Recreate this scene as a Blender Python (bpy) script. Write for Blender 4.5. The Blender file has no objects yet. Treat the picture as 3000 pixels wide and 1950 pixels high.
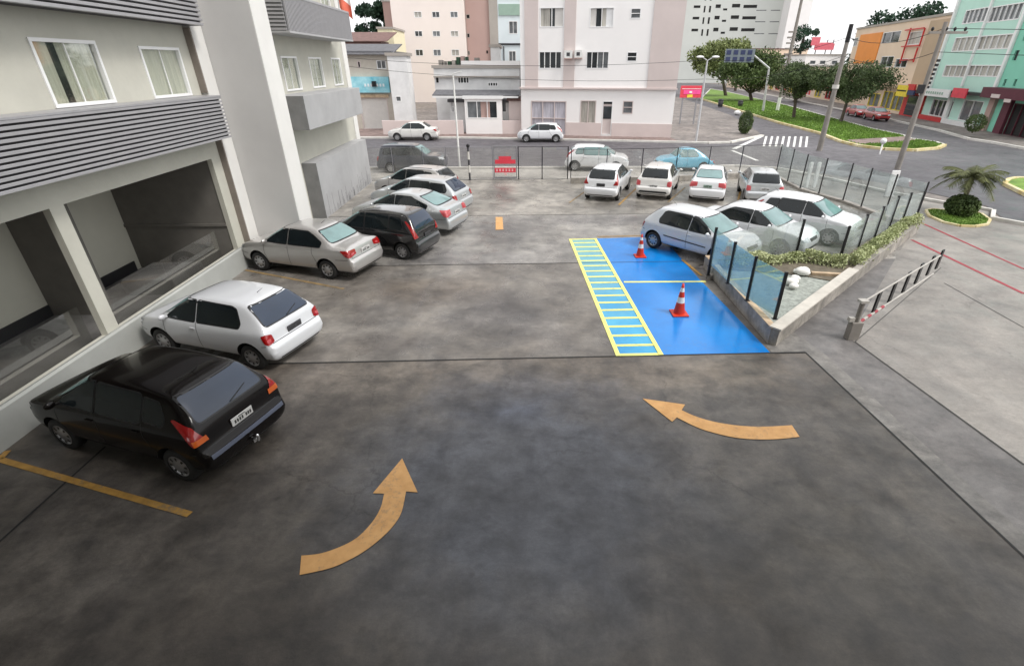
import bpy, bmesh, math, random
from mathutils import Vector, Matrix
from mathutils.bvhtree import BVHTree
random.seed(7)
SC = bpy.context.scene
COL = SC.collection
R = math.radians

# ---------------------------------------------------------------- survey of the photograph (camera model)
F_, CX, CY, HZ, CAMH = 1150.0, 1250.0, 773.0, 150.0, 5.6
PITCH = math.atan((CY - HZ) / F_); CP, SP = math.cos(PITCH), math.sin(PITCH)
YAW = math.atan((CX - 1203) / (F_ / CP))
ZR = {1:(0,0,2.1636),2:(1000,0,2.1636),3:(1950,0,2.2667),4:(0,600,1.9336),5:(850,350,3.094),6:(1600,400,2.21),7:(2200,400,2.21),
      8:(1500,900,1.4733),9:(1050,380,2.975),10:(1000,0,4.688),11:(1500,0,3.6836),12:(2400,0,3.4383),13:(2000,0,3.438)}
def ray(z, x, y):
    if z:
        a, b, s = ZR[z]; x = (a + x / s) / 1.2605; y = (b + y / s) / 1.2605
    u = (x - CX) / F_; v = (y - CY) / F_
    fw = CP - v * SP
    return (u * math.cos(YAW) + fw * math.sin(YAW), -u * math.sin(YAW) + fw * math.cos(YAW), -(v * CP + SP))
def G(z, x, y, h=0.0):
    X, Y, W = ray(z, x, y); t = (h - CAMH) / W
    return (X * t, Y * t)
def PX(z, x, y, X0):
    X, Y, W = ray(z, x, y); t = X0 / X
    return (Y * t, CAMH + W * t)
def PY(z, x, y, Y0):
    X, Y, W = ray(z, x, y); t = Y0 / Y
    return (X * t, CAMH + W * t)
def PL(z, x, y, A, B):
    # along-wall distance from A and height on the vertical plane through A and B
    X, Y, W = ray(z, x, y)
    ax, ay = A; dx, dy = B[0] - ax, B[1] - ay; L = math.hypot(dx, dy); dx /= L; dy /= L
    # t*X = ax + s*dx ; t*Y = ay + s*dy
    det = X * (-dy) - (-dx) * Y
    t = (ax * (-dy) - (-dx) * ay) / det
    s = (X * ay - Y * ax) / det
    return (s, CAMH + W * t)

# ---------------------------------------------------------------- materials
def mat(name, col, rough=0.7, metal=0.0, coat=0.0, var=0.12, scale=3.0, bump=0.0, spec=0.5, col2=None, vscale=None, emit=None):
    m = bpy.data.materials.new(name); m.use_nodes = True
    nt = m.node_tree; N = nt.nodes; L = nt.links
    b = N['Principled BSDF']
    b.inputs['Roughness'].default_value = rough; b.inputs['Metallic'].default_value = metal
    b.inputs['Coat Weight'].default_value = coat; b.inputs['Coat Roughness'].default_value = 0.04
    b.inputs['Specular IOR Level'].default_value = spec
    tc = N.new('ShaderNodeTexCoord'); no = N.new('ShaderNodeTexNoise')
    no.inputs['Scale'].default_value = scale; no.inputs['Detail'].default_value = 6; no.inputs['Roughness'].default_value = 0.6
    if vscale:
        mp = N.new('ShaderNodeMapping'); mp.inputs['Scale'].default_value = vscale
        L.new(tc.outputs['Object'], mp.inputs['Vector']); L.new(mp.outputs['Vector'], no.inputs['Vector'])
    else:
        L.new(tc.outputs['Object'], no.inputs['Vector'])
    cr = N.new('ShaderNodeValToRGB'); cr.color_ramp.elements[0].position = 0.3; cr.color_ramp.elements[1].position = 0.7
    c1 = [max(0, c * (1 - var)) for c in col]; c2 = list(col2) if col2 else [min(1, c * (1 + var)) for c in col]
    cr.color_ramp.elements[0].color = c1 + [1]; cr.color_ramp.elements[1].color = c2 + [1]
    L.new(no.outputs['Fac'], cr.inputs['Fac']); L.new(cr.outputs['Color'], b.inputs['Base Color'])
    if bump:
        bp = N.new('ShaderNodeBump'); bp.inputs['Strength'].default_value = bump; bp.inputs['Distance'].default_value = 0.02
        n2 = N.new('ShaderNodeTexNoise'); n2.inputs['Scale'].default_value = scale * 8; n2.inputs['Detail'].default_value = 5
        L.new(tc.outputs['Object'], n2.inputs['Vector']); L.new(n2.outputs['Fac'], bp.inputs['Height']); L.new(bp.outputs['Normal'], b.inputs['Normal'])
    return m

def concrete(name, dark, light, rough=0.5, s1=0.35, s2=2.2, amp=1.0, spec=0.5, tint=None, patches=(), crack=0.0, drips=0.0):
    # trowelled concrete: big tonal patches, smaller mottling, fine grain, stains
    m = bpy.data.materials.new(name); m.use_nodes = True
    nt = m.node_tree; N = nt.nodes; L = nt.links; b = N['Principled BSDF']
    tc = N.new('ShaderNodeTexCoord')
    def noise(scale, detail=6, rgh=0.6, dist=0.0, vs=None):
        n = N.new('ShaderNodeTexNoise'); n.inputs['Scale'].default_value = scale; n.inputs['Detail'].default_value = detail
        n.inputs['Roughness'].default_value = rgh; n.inputs['Distortion'].default_value = dist
        if vs:
            mp = N.new('ShaderNodeMapping'); mp.inputs['Scale'].default_value = vs[:3]
            if len(vs) > 3: mp.inputs['Rotation'].default_value = (0, 0, vs[3])
            L.new(tc.outputs['Object'], mp.inputs['Vector']); L.new(mp.outputs['Vector'], n.inputs['Vector'])
        else: L.new(tc.outputs['Object'], n.inputs['Vector'])
        return n
    def ramp(src, p0, p1, c0, c1):
        r = N.new('ShaderNodeValToRGB'); e = r.color_ramp.elements
        e[0].position = p0; e[1].position = p1; e[0].color = list(c0) + [1]; e[1].color = list(c1) + [1]
        L.new(src, r.inputs['Fac']); return r.outputs['Color']
    def mix(kind, fac, a, bb):
        x = N.new('ShaderNodeMix'); x.data_type = 'RGBA'; x.blend_type = kind; x.inputs[0].default_value = fac
        L.new(a, x.inputs[6]); L.new(bb, x.inputs[7]); return x.outputs[2]
    c = ramp(noise(s1, 5, 0.55, 0.2).outputs['Fac'], 0.36, 0.64, dark, light)
    mot = ramp(noise(s2, 8, 0.65, 0.25, (1, 1.3, 1, 0.3)).outputs['Fac'], 0.32, 0.68, tuple(1-(1-v_)*amp for v_ in (0.60, 0.60, 0.61)), tuple(1+(v_-1)*amp for v_ in (1.26, 1.25, 1.24)))
    c = mix('MULTIPLY', 1.0, c, mot)
    tr = ramp(noise(0.9, 8, 0.7, 0.4, (1.6, 0.7, 1, 0.9)).outputs['Fac'], 0.45, 0.62, (1, 1, 1), tuple(1-(1-v_)*amp for v_ in (0.74, 0.74, 0.76)))
    c = mix('MULTIPLY', 0.8, c, tr)
    st = ramp(noise(0.9, 4, 0.5, 0.3).outputs['Fac'], 0.60, 0.72, (1, 1, 1), tuple(1-(1-v_)*amp for v_ in (0.62, 0.62, 0.63)))
    c = mix('MULTIPLY', 0.7, c, st)
    gr = ramp(noise(60, 3, 0.7).outputs['Fac'], 0.3, 0.7, (0.86, 0.86, 0.86), (1.12, 1.12, 1.12))
    c = mix('MULTIPLY', 0.8, c, gr)
    if tint:
        tn = ramp(noise(0.5, 3, 0.5).outputs['Fac'], 0.4, 0.6, (1, 1, 1), tint)
        c = mix('MULTIPLY', 1.0, c, tn)
    for (px, py, rx, ry, pc) in patches:      # stains and toned areas; on the near slab also shade put into the colour
        sb = N.new('ShaderNodeVectorMath'); sb.operation = 'SUBTRACT'; sb.inputs[1].default_value = (px, py, 0); L.new(tc.outputs['Object'], sb.inputs[0])
        ml = N.new('ShaderNodeVectorMath'); ml.operation = 'MULTIPLY'; ml.inputs[1].default_value = (1/rx, 1/ry, 0); L.new(sb.outputs[0], ml.inputs[0])
        ln = N.new('ShaderNodeVectorMath'); ln.operation = 'LENGTH'; L.new(ml.outputs[0], ln.inputs[0])
        ad = N.new('ShaderNodeMath'); ad.operation = 'MULTIPLY_ADD'; ad.inputs[1].default_value = 1.1; L.new(noise(0.8, 7, 0.65, 0.3).outputs['Fac'], ad.inputs[0]); L.new(ln.outputs['Value'], ad.inputs[2])
        mr = N.new('ShaderNodeMapRange'); mr.inputs[1].default_value = 1.05; mr.inputs[2].default_value = 1.65; mr.inputs[3].default_value = 1; mr.inputs[4].default_value = 0; L.new(ad.outputs[0], mr.inputs[0])
        x = N.new('ShaderNodeMix'); x.data_type = 'RGBA'; x.blend_type = 'MULTIPLY'; L.new(mr.outputs[0], x.inputs[0]); L.new(c, x.inputs[6]); x.inputs[7].default_value = (*pc, 1); c = x.outputs[2]
    if crack:
        vo = N.new('ShaderNodeTexVoronoi'); vo.feature = 'DISTANCE_TO_EDGE'; vo.inputs['Scale'].default_value = 0.42
        wn = noise(1.6, 6, 0.7); mxv = N.new('ShaderNodeMix'); mxv.data_type = 'RGBA'; mxv.inputs[0].default_value = 0.35
        L.new(tc.outputs['Object'], mxv.inputs[6]); L.new(wn.outputs['Color'], mxv.inputs[7]); L.new(mxv.outputs[2], vo.inputs['Vector'])
        ck = ramp(vo.outputs['Distance'], 0.0, 0.006, (0.35, 0.34, 0.33), (1, 1, 1))
        gate = ramp(noise(0.45, 2, 0.5).outputs['Fac'], 0.52, 0.58, (0, 0, 0), (1, 1, 1))
        x = N.new('ShaderNodeMix'); x.data_type = 'RGBA'; x.blend_type = 'MULTIPLY'; L.new(gate, x.inputs[0]); L.new(c, x.inputs[6]); L.new(ck, x.inputs[7])
        c = mix('MIX', crack, c, x.outputs[2])
    if drips:
        vd = N.new('ShaderNodeTexVoronoi'); vd.inputs['Scale'].default_value = 2.3; vd.inputs['Randomness'].default_value = 1.0; L.new(tc.outputs['Object'], vd.inputs['Vector'])
        dp = ramp(vd.outputs['Distance'], 0.05, 0.13, (0.55, 0.54, 0.53), (1, 1, 1)); c = mix('MULTIPLY', drips, c, dp)
    fine = ramp(noise(9, 10, 0.8, 0.2, (1, 1.5, 1, 0.5)).outputs['Fac'], 0.3, 0.7, (0.80, 0.80, 0.80), (1.17, 1.17, 1.16)); c = mix('MULTIPLY', 0.9, c, fine)
    L.new(c, b.inputs['Base Color'])
    rr = N.new('ShaderNodeMapRange'); rr.inputs[1].default_value = 0.35; rr.inputs[2].default_value = 0.65
    rr.inputs[3].default_value = max(0.1, rough - 0.12); rr.inputs[4].default_value = min(1, rough + 0.16)
    L.new(noise(1.3, 6, 0.6, 0.8).outputs['Fac'], rr.inputs[0]); L.new(rr.outputs[0], b.inputs['Roughness'])
    b.inputs['Specular IOR Level'].default_value = spec
    bp = N.new('ShaderNodeBump'); bp.inputs['Strength'].default_value = 0.25; bp.inputs['Distance'].default_value = 0.01
    L.new(noise(25, 6, 0.7).outputs['Fac'], bp.inputs['Height']); L.new(bp.outputs['Normal'], b.inputs['Normal'])
    return m

def glassy(name, tint=(0.80, 0.93, 0.90), haze=0.12, gloss=0.14, hazecol=(0.75, 0.85, 0.85)):
    # thin clear sheet: mostly transparent, some reflection, some grime
    m = bpy.data.materials.new(name); m.use_nodes = True
    nt = m.node_tree; N = nt.nodes; L = nt.links
    N.remove(N['Principled BSDF']); out = N['Material Output']
    t = N.new('ShaderNodeBsdfTransparent'); t.inputs['Color'].default_value = (*tint, 1)
    g = N.new('ShaderNodeBsdfGlossy'); g.inputs['Roughness'].default_value = 0.03
    d = N.new('ShaderNodeBsdfDiffuse'); d.inputs['Color'].default_value = (*hazecol, 1)
    lw = N.new('ShaderNodeFresnel'); lw.inputs['IOR'].default_value = 1.5
    mu = N.new('ShaderNodeMath'); mu.operation = 'MULTIPLY_ADD'; mu.inputs[1].default_value = 0.45; mu.inputs[2].default_value = gloss * 0.4
    L.new(lw.outputs[0], mu.inputs[0])
    m1 = N.new('ShaderNodeMixShader'); L.new(mu.outputs[0], m1.inputs[0]); L.new(t.outputs[0], m1.inputs[1]); L.new(g.outputs[0], m1.inputs[2])
    tc = N.new('ShaderNodeTexCoord'); no = N.new('ShaderNodeTexNoise'); no.inputs['Scale'].default_value = 1.2
    L.new(tc.outputs['Object'], no.inputs['Vector'])
    mr = N.new('ShaderNodeMapRange'); mr.inputs[1].default_value = 0.3; mr.inputs[2].default_value = 0.7
    mr.inputs[3].default_value = haze * 0.5; mr.inputs[4].default_value = haze * 1.5; L.new(no.outputs['Fac'], mr.inputs[0])
    m2 = N.new('ShaderNodeMixShader'); L.new(mr.outputs[0], m2.inputs[0]); L.new(m1.outputs[0], m2.inputs[1]); L.new(d.outputs[0], m2.inputs[2])
    L.new(m2.outputs[0], out.inputs[0])
    return m

def leafmat(name, dark, light, scale=0.9):
    m = mat(name, dark, rough=0.6, var=0.0, scale=scale, col2=light)
    nt = m.node_tree; N = nt.nodes; L = nt.links; b = N['Principled BSDF']
    b.inputs['Specular IOR Level'].default_value = 0.25
    return m

M = {}
M['stucco_hotel'] = mat('hotel cream stucco', (0.50, 0.49, 0.43), 0.85, var=0.07, scale=1.2, bump=0.15)
M['stucco_white'] = mat('hotel white stucco', (0.70, 0.69, 0.665), 0.8, var=0.05, scale=0.8, bump=0.1)
M['stucco_grey'] = mat('grey stucco for tower shade and roofs', (0.54, 0.53, 0.52), 0.85, var=0.05, scale=0.7, bump=0.1)
M['stucco_brown'] = mat('brown reveal', (0.22, 0.19, 0.165), 0.8, var=0.1)
M['parapet'] = mat('parapet plaster', (0.38, 0.39, 0.37), 0.8, var=0.09, scale=1.0, bump=0.15)
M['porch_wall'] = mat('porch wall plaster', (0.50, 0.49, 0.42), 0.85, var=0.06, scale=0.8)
M['porch_shaded'] = mat('porch shaded wall', (0.16, 0.15, 0.135), 0.8, var=0.1)  # darker copy of the porch plaster, shade put into its colour
M['porch_floor'] = mat('porch floor', (0.17, 0.165, 0.16), 0.5, var=0.2, scale=2)
M['skirting'] = mat('black skirting', (0.02, 0.02, 0.022), 0.5)
M['louvre'] = mat('grey louvre metal', (0.38, 0.375, 0.39), 0.45, metal=0.3, var=0.06, scale=4)
M['bumper_band'] = mat('bluish bumper band', (0.10, 0.115, 0.16), 0.35, var=.1)
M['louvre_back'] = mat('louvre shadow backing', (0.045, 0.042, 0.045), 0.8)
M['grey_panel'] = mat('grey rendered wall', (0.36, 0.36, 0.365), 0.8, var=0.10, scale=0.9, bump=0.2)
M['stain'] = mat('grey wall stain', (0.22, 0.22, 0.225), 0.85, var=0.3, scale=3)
M['grey_panel_dark'] = mat('dark grey of shaded ends and screen', (0.19, 0.19, 0.19), 0.85, var=0.15, scale=2.0, bump=0.2)  # darker copy of the grey wall for painted shade, also the balcony screen
M['frame_white'] = mat('white window frame', (0.80, 0.80, 0.80), 0.4, var=0.03)
M['curtain'] = mat('cream curtain', (0.74, 0.73, 0.60), 0.9, var=0.22, scale=6, vscale=(6, 6, 0.15))
M['dark_room'] = mat('dark room', (0.02, 0.02, 0.02), 0.9)
M['pane'] = glassy('window pane', (0.97, 0.98, 0.97), 0.02, 0.02)
M['pane_dark'] = mat('dark window glass', (0.03, 0.035, 0.04), 0.08, var=0.4, scale=0.8, spec=0.8)
M['pane_grey'] = mat('greyish window glass', (0.16, 0.17, 0.18), 0.12, var=0.5, scale=0.9, spec=0.8)
M['pane_curtain'] = mat('curtained window glass', (0.42, 0.40, 0.36), 0.25, var=0.35, scale=3.0, vscale=(3, 3, .2), spec=0.8)
M['slab_near'] = concrete('near slab concrete', (0.070, 0.061, 0.052), (0.118, 0.106, 0.093), 0.42, 0.42, 1.7, amp=1.25, crack=.55, drips=.5, patches=[(0.5,9.0,8.5,1.5,(1.42,1.38,1.34)),(0.0,5.6,3.0,2.9,(.80,.95,1.28)),(0,.6,9,1.6,(.80,.76,.72)),(-0.2,7.9,1.9,1.0,(.82,.86,.95)),(3.8,4.0,2.2,1.6,(.86,.86,.83)),(-3.5,3.0,2.6,1.2,(.78,.76,.74)),(0.5,2.4,6.5,.9,(.74,.71,.67)),(5.2,2.9,1.6,1.3,(.75,.74,.73)),(3.6,8.4,2.0,.7,(1.18,1.16,1.12)),(-3.6,7.3,1.0,.9,(.82,.82,.84))])  # darker than other slabs, with bands: near-ground shade put into the colour
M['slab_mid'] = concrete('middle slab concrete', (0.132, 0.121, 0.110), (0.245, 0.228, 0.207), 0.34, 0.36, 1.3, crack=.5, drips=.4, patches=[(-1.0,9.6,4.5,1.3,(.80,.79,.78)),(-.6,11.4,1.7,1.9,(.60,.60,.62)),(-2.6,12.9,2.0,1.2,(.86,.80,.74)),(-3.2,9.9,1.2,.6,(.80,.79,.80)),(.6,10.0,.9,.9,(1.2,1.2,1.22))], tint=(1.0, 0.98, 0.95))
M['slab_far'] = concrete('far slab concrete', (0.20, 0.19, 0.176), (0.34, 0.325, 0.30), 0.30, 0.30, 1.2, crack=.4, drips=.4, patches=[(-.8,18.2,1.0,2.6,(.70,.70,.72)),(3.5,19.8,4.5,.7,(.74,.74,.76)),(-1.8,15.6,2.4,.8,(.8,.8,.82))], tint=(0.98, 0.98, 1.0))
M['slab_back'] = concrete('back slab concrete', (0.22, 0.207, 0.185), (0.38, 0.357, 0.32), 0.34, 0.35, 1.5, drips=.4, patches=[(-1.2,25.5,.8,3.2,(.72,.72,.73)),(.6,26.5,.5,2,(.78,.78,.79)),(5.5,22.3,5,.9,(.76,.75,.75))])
M['ramp'] = concrete('ramp concrete', (0.115, 0.108, 0.105), (0.18, 0.17, 0.165), 0.55, 0.5, 2.0, amp=.8, crack=.5, drips=.4)
M['walk'] = concrete('sidewalk concrete', (0.215, 0.20, 0.185), (0.285, 0.265, 0.243), 0.55, 0.25, 1.1, amp=.6, crack=.4, drips=.4)
M['kerbstrip'] = concrete('light kerb concrete', (0.16, 0.152, 0.142), (0.22, 0.21, 0.196), 0.6, 0.8, 3)
M['pave_far'] = concrete('street pavement', (0.32, 0.30, 0.28), (0.42, 0.40, 0.37), 0.7, 0.3, 2, amp=.6)
M['pave_red'] = concrete('reddish pavement', (0.20, 0.145, 0.13), (0.30, 0.22, 0.20), 0.7, 0.3, 2)
M['pave_brown'] = concrete('brownish pavement', (0.17, 0.15, 0.14), (0.27, 0.24, 0.22), 0.7, 0.3, 2)
M['asphalt'] = concrete('street asphalt', (0.085, 0.078, 0.088), (0.125, 0.117, 0.128), 0.55, 0.12, 0.7, amp=.5)
M['soil'] = mat('soil', (0.13, 0.11, 0.08), 0.95, var=0.3, scale=5)
M['gravel'] = mat('pale gravel', (0.30, 0.32, 0.29), 0.9, var=0.35, scale=9, bump=0.6)
M['blue_paint'] = mat('blue stall paint', (0.002, 0.175, 0.56), 0.19, var=0.10, scale=0.6, bump=0.05, spec=0.5, col2=(0.003, 0.24, 0.70))
M['cyan_paint'] = mat('light blue paint', (0.01, 0.27, 0.62), 0.22, var=0.2, scale=0.8, col2=(0.06, 0.42, 0.66))
M['yellow_paint'] = mat('yellow paint', (0.80, 0.78, 0.22), 0.45, var=0.12, scale=6)
M['ylw_line'] = mat('worn yellow line', (0.34, 0.19, 0.04), 0.5, var=0.3, scale=5)
M['orange_paint'] = mat('orange arrow paint', (0.60, 0.31, 0.095), 0.5, var=0.12, scale=4, col2=(0.68, 0.38, 0.14))
M['faint_line'] = mat('faded yellow line', (0.26, 0.19, 0.10), 0.6, var=0.35, scale=2.5, col2=(0.34, 0.22, 0.09))
M['joint'] = mat('joint tar', (0.012, 0.012, 0.012), 0.7)
M['joint_faint'] = mat('shallow joint', (0.06, 0.058, 0.055), 0.8)
M['red_paint'] = mat('red line paint', (0.30, 0.02, 0.035), 0.5, var=0.2, scale=5)
M['white_paint'] = mat('white road paint', (0.72, 0.72, 0.70), 0.6, var=0.15, scale=4)
M['kerb_yellow'] = mat('yellow painted kerb', (0.62, 0.46, 0.14), 0.7, var=0.25, scale=1.5, col2=(0.72, 0.66, 0.45))
M['kerb_white'] = mat('whitewashed kerb', (0.62, 0.60, 0.56), 0.7, var=0.15, scale=2)
M['grass'] = mat('grass blades', (0.085, 0.17, 0.02), 0.8, var=0.3, scale=1.2, col2=(0.20, 0.33, 0.05))
M['post_dark'] = mat('dark metal post', (0.018, 0.018, 0.02), 0.4, metal=0.4)
M['post_steel'] = mat('grey steel post', (0.32, 0.32, 0.34), 0.4, metal=0.6)
M['fence_glass'] = glassy('fence glass', (0.95, 0.975, 0.97), 0.12, 0.05, (0.74, 0.80, 0.80))
M['fence_glass_teal'] = glassy('teal fence glass', (0.82, 0.94, 0.95), 0.17, 0.10, (0.45, 0.64, 0.66))
M['gate_glass'] = glassy('gate glass', (0.95, 0.95, 0.94), 0.08, 0.05, (0.62, 0.62, 0.60))
M['coping'] = mat('pale cream coping', (0.50, 0.47, 0.42), 0.75, var=.14, scale=3)
M['rail_glass'] = glassy('balustrade glass', (0.97, 0.97, 0.965), 0.02, 0.0, (0.5, 0.5, 0.48))
M['b_cream'] = mat('cream facade', (0.74, 0.68, 0.48), 0.85, var=.05)
M['b_sand'] = mat('sand facade', (0.50, 0.46, 0.40), 0.85, var=.07)
M['leaf_palm'] = leafmat('olive palm leaflets', (0.035, 0.045, 0.015), (0.13, 0.14, 0.05), 1.2)
M['rail_beige'] = mat('dull beige rail paint', (0.40, 0.38, 0.35), 0.6, var=.15, scale=4)
M['wall_conc'] = concrete('planter wall concrete', (0.27, 0.25, 0.22), (0.40, 0.37, 0.33), 0.7, 0.8, 3.5)
M['cap_orange'] = mat('worn orange edge', (0.48, 0.36, 0.24), 0.7, var=0.3, scale=4)
def wear(m, amount, base=(0.12, 0.115, 0.105), scale=14):
    # chipped paint: the slab shows through in small flecks
    nt = m.node_tree; N = nt.nodes; L = nt.links; b = N['Principled BSDF']; src = b.inputs['Base Color'].links[0].from_socket
    tc = N.new('ShaderNodeTexCoord'); n = N.new('ShaderNodeTexNoise'); n.inputs['Scale'].default_value = scale; n.inputs['Detail'].default_value = 9; n.inputs['Roughness'].default_value = .75
    n2 = N.new('ShaderNodeTexNoise'); n2.inputs['Scale'].default_value = 1.3; n2.inputs['Detail'].default_value = 3
    L.new(tc.outputs['Object'], n.inputs['Vector']); L.new(tc.outputs['Object'], n2.inputs['Vector'])
    ad = N.new('ShaderNodeMath'); ad.operation = 'MULTIPLY_ADD'; ad.inputs[1].default_value = .5; L.new(n2.outputs['Fac'], ad.inputs[0]); L.new(n.outputs['Fac'], ad.inputs[2])
    mr = N.new('ShaderNodeMapRange'); mr.inputs[1].default_value = .80; mr.inputs[2].default_value = .92; mr.inputs[3].default_value = .03; mr.inputs[4].default_value = amount; L.new(ad.outputs[0], mr.inputs[0])
    x = N.new('ShaderNodeMix'); x.data_type = 'RGBA'; L.new(mr.outputs[0], x.inputs[0]); L.new(src, x.inputs[6]); x.inputs[7].default_value = (*base, 1); L.new(x.outputs[2], b.inputs['Base Color'])
wear(M['orange_paint'], .45); wear(M['ylw_line'], .7); wear(M['faint_line'], .9); wear(M['yellow_paint'], .35); wear(M['white_paint'], .6); wear(M['blue_paint'], .16, scale=9); wear(M['red_paint'], .5)
def along_y(m, y0, y1, far):
    # far end of the hatched strip is paler than the near end
    nt = m.node_tree; N = nt.nodes; L = nt.links; b = N['Principled BSDF']; src = b.inputs['Base Color'].links[0].from_socket
    tc = N.new('ShaderNodeTexCoord'); sp = N.new('ShaderNodeSeparateXYZ'); L.new(tc.outputs['Object'], sp.inputs[0]); n = N.new('ShaderNodeTexNoise'); n.inputs['Scale'].default_value = 1.1; L.new(tc.outputs['Object'], n.inputs['Vector'])
    ad = N.new('ShaderNodeMath'); ad.operation = 'MULTIPLY_ADD'; ad.inputs[1].default_value = 5; L.new(n.outputs['Fac'], ad.inputs[0]); L.new(sp.outputs['Y'], ad.inputs[2])
    mr = N.new('ShaderNodeMapRange'); mr.inputs[1].default_value = y0+2.5; mr.inputs[2].default_value = y1+2.5; mr.inputs[4].default_value = .8; L.new(ad.outputs[0], mr.inputs[0])
    x = N.new('ShaderNodeMix'); x.data_type = 'RGBA'; L.new(mr.outputs[0], x.inputs[0]); L.new(src, x.inputs[6]); x.inputs[7].default_value = (*far, 1); L.new(x.outputs[2], b.inputs['Base Color'])
along_y(M['cyan_paint'], 10.5, 17.5, (.24, .44, .36))
M['tyre'] = mat('tyre rubber', (0.018, 0.018, 0.018), 0.75)
M['rim'] = mat('wheel trim silver', (0.45, 0.45, 0.46), 0.35, metal=0.7, var=0.1)
M['rim_dark'] = mat('wheel gap', (0.03, 0.03, 0.03), 0.7)
M['car_glass'] = mat('car glass', (0.010, 0.014, 0.016), 0.03, var=0.3, scale=0.8, spec=0.45)
M['car_glass_teal_sky'] = mat('greenish sky-toned car glass', (0.16, 0.26, 0.26), 0.03, var=0.25, scale=1.2, spec=0.7)  # teal tint, paled so the base colour carries sky reflection
M['car_glass_blue'] = mat('tinted heated glass', (0.022, 0.035, 0.062), 0.04, var=0.2, scale=0.8, spec=0.6)
M['trim'] = mat('black rubber trim', (0.012, 0.012, 0.013), 0.5)
M['plastic'] = mat('dark grey plastic', (0.05, 0.05, 0.055), 0.55)
M['tail_red'] = mat('red lamp plastic', (0.30, 0.006, 0.006), 0.12, var=0.2, scale=20, coat=1)
M['tail_orange'] = mat('orange lamp plastic', (0.55, 0.10, 0.008), 0.12, var=0.1, coat=1)
M['tail_pink'] = mat('clear red lamp plastic', (0.50, 0.08, 0.09), 0.12, var=0.2, scale=20, coat=1)
M['headlamp'] = mat('headlamp plastic', (0.50, 0.53, 0.55), 0.08, var=0.3, scale=12, coat=1, metal=0.3)
M['plate'] = mat('grey licence plate', (0.55, 0.55, 0.54), 0.4)
M['plate_txt'] = mat('licence plate marks', (0.03, 0.03, 0.03), 0.5)
M['chrome'] = mat('chrome', (0.75, 0.75, 0.76), 0.12, metal=1.0)
M['well'] = mat('wheel well', (0.008, 0.008, 0.008), 0.9)
def paint(name, c, metal=0.0, rough=0.28, coat=1.0): return mat(name, c, rough, metal=metal, coat=coat, spec=.5*coat, var=0.02, scale=1.0)
M['p_white'] = paint('white car paint', (0.74, 0.75, 0.77))
M['p_white_shade'] = paint('shaded white car paint', (0.62, 0.635, 0.66))  # white paint darkened and cooled to carry shade in its colour
M['p_white2'] = paint('ivory car paint', (0.70, 0.69, 0.665))
M['p_silver'] = paint('silver car paint', (0.50, 0.485, 0.47), 0.55, 0.34)
M['p_silver2'] = paint('cool silver car paint', (0.48, 0.50, 0.51), 0.55, 0.34)
M['p_black'] = paint('black car paint', (0.005, 0.0038, 0.0036), 0.0, 0.22, 0.28)
M['p_black2'] = paint('charcoal car paint', (0.012, 0.012, 0.013), 0.0, 0.15)
M['p_navy'] = paint('dark slate car paint', (0.045, 0.05, 0.07), 0.4, 0.3)
M['p_blue'] = paint('light blue car paint', (0.12, 0.44, 0.62))
M['p_red'] = paint('red car paint', (0.42, 0.015, 0.02))
M['cone_red'] = mat('cone orange plastic', (0.60, 0.035, 0.012), 0.45, var=0.1)
M['cone_white'] = mat('cone white band', (0.78, 0.78, 0.76), 0.4)
M['bark'] = mat('bark', (0.09, 0.07, 0.055), 0.9, var=0.3, scale=6, bump=0.5)
M['leaf_dark'] = leafmat('dark leaves', (0.028, 0.048, 0.020), (0.11, 0.15, 0.06), 0.8)
M['leaf_mid'] = leafmat('mid green leaves', (0.035, 0.062, 0.022), (0.14, 0.19, 0.065), 0.9)
M['leaf_light'] = leafmat('yellow green leaves', (0.08, 0.105, 0.035), (0.27, 0.31, 0.12), 0.7)
M['leaf_deep'] = leafmat('deep bluish leaves', (0.012, 0.034, 0.02), (0.05, 0.10, 0.06), 0.5)
M['leaf_hedge'] = leafmat('pale hedge leaves', (0.27, 0.32, 0.13), (0.58, 0.60, 0.37), 1.8)
M['pole'] = mat('concrete pole', (0.24, 0.22, 0.20), 0.85, var=0.2, scale=2)
M['pole_light'] = mat('galvanised pole', (0.55, 0.55, 0.56), 0.5, metal=0.3)
M['pole_white'] = mat('white painted pole', (0.75, 0.75, 0.73), 0.5)
M['b_white'] = mat('white facade', (0.84, 0.82, 0.81), 0.85, var=0.03, scale=0.5)
M['b_pink'] = mat('pinkish beige facade', (0.60, 0.52, 0.50), 0.85, var=0.05, scale=0.6)
M['b_pinkl'] = mat('pinkish beige plinth', (0.62, 0.53, 0.51), 0.85, var=0.06, scale=0.6)
M['b_beige'] = mat('pale beige facade', (0.78, 0.70, 0.655), 0.85, var=0.03, scale=0.3)
M['b_brown'] = mat('rose brown facade', (0.42, 0.29, 0.26), 0.85, var=0.05, scale=0.3)
M['b_greyb'] = mat('grey brown facade', (0.36, 0.33, 0.30), 0.85, var=0.08, scale=0.5)
M['b_bluew'] = mat('bluish white facade', (0.68, 0.75, 0.78), 0.7, var=0.06, scale=0.5)
M['b_green'] = mat('sage green facade', (0.30, 0.42, 0.35), 0.8, var=0.05)
M['b_greyw'] = mat('weathered white wall', (0.70, 0.70, 0.70), 0.85, var=0.10, scale=1.0)
M['b_mint'] = mat('mint facade', (0.50, 0.75, 0.655), 0.85, var=0.05, scale=0.4)
M['b_mint2'] = mat('deeper mint facade', (0.24, 0.60, 0.46), 0.85, var=0.05, scale=0.4)
M['b_peach'] = mat('peach facade', (0.72, 0.57, 0.44), 0.85, var=0.06, scale=0.3)
M['b_tan'] = mat('tan facade', (0.48, 0.36, 0.25), 0.85, var=0.08, scale=0.3)
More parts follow.
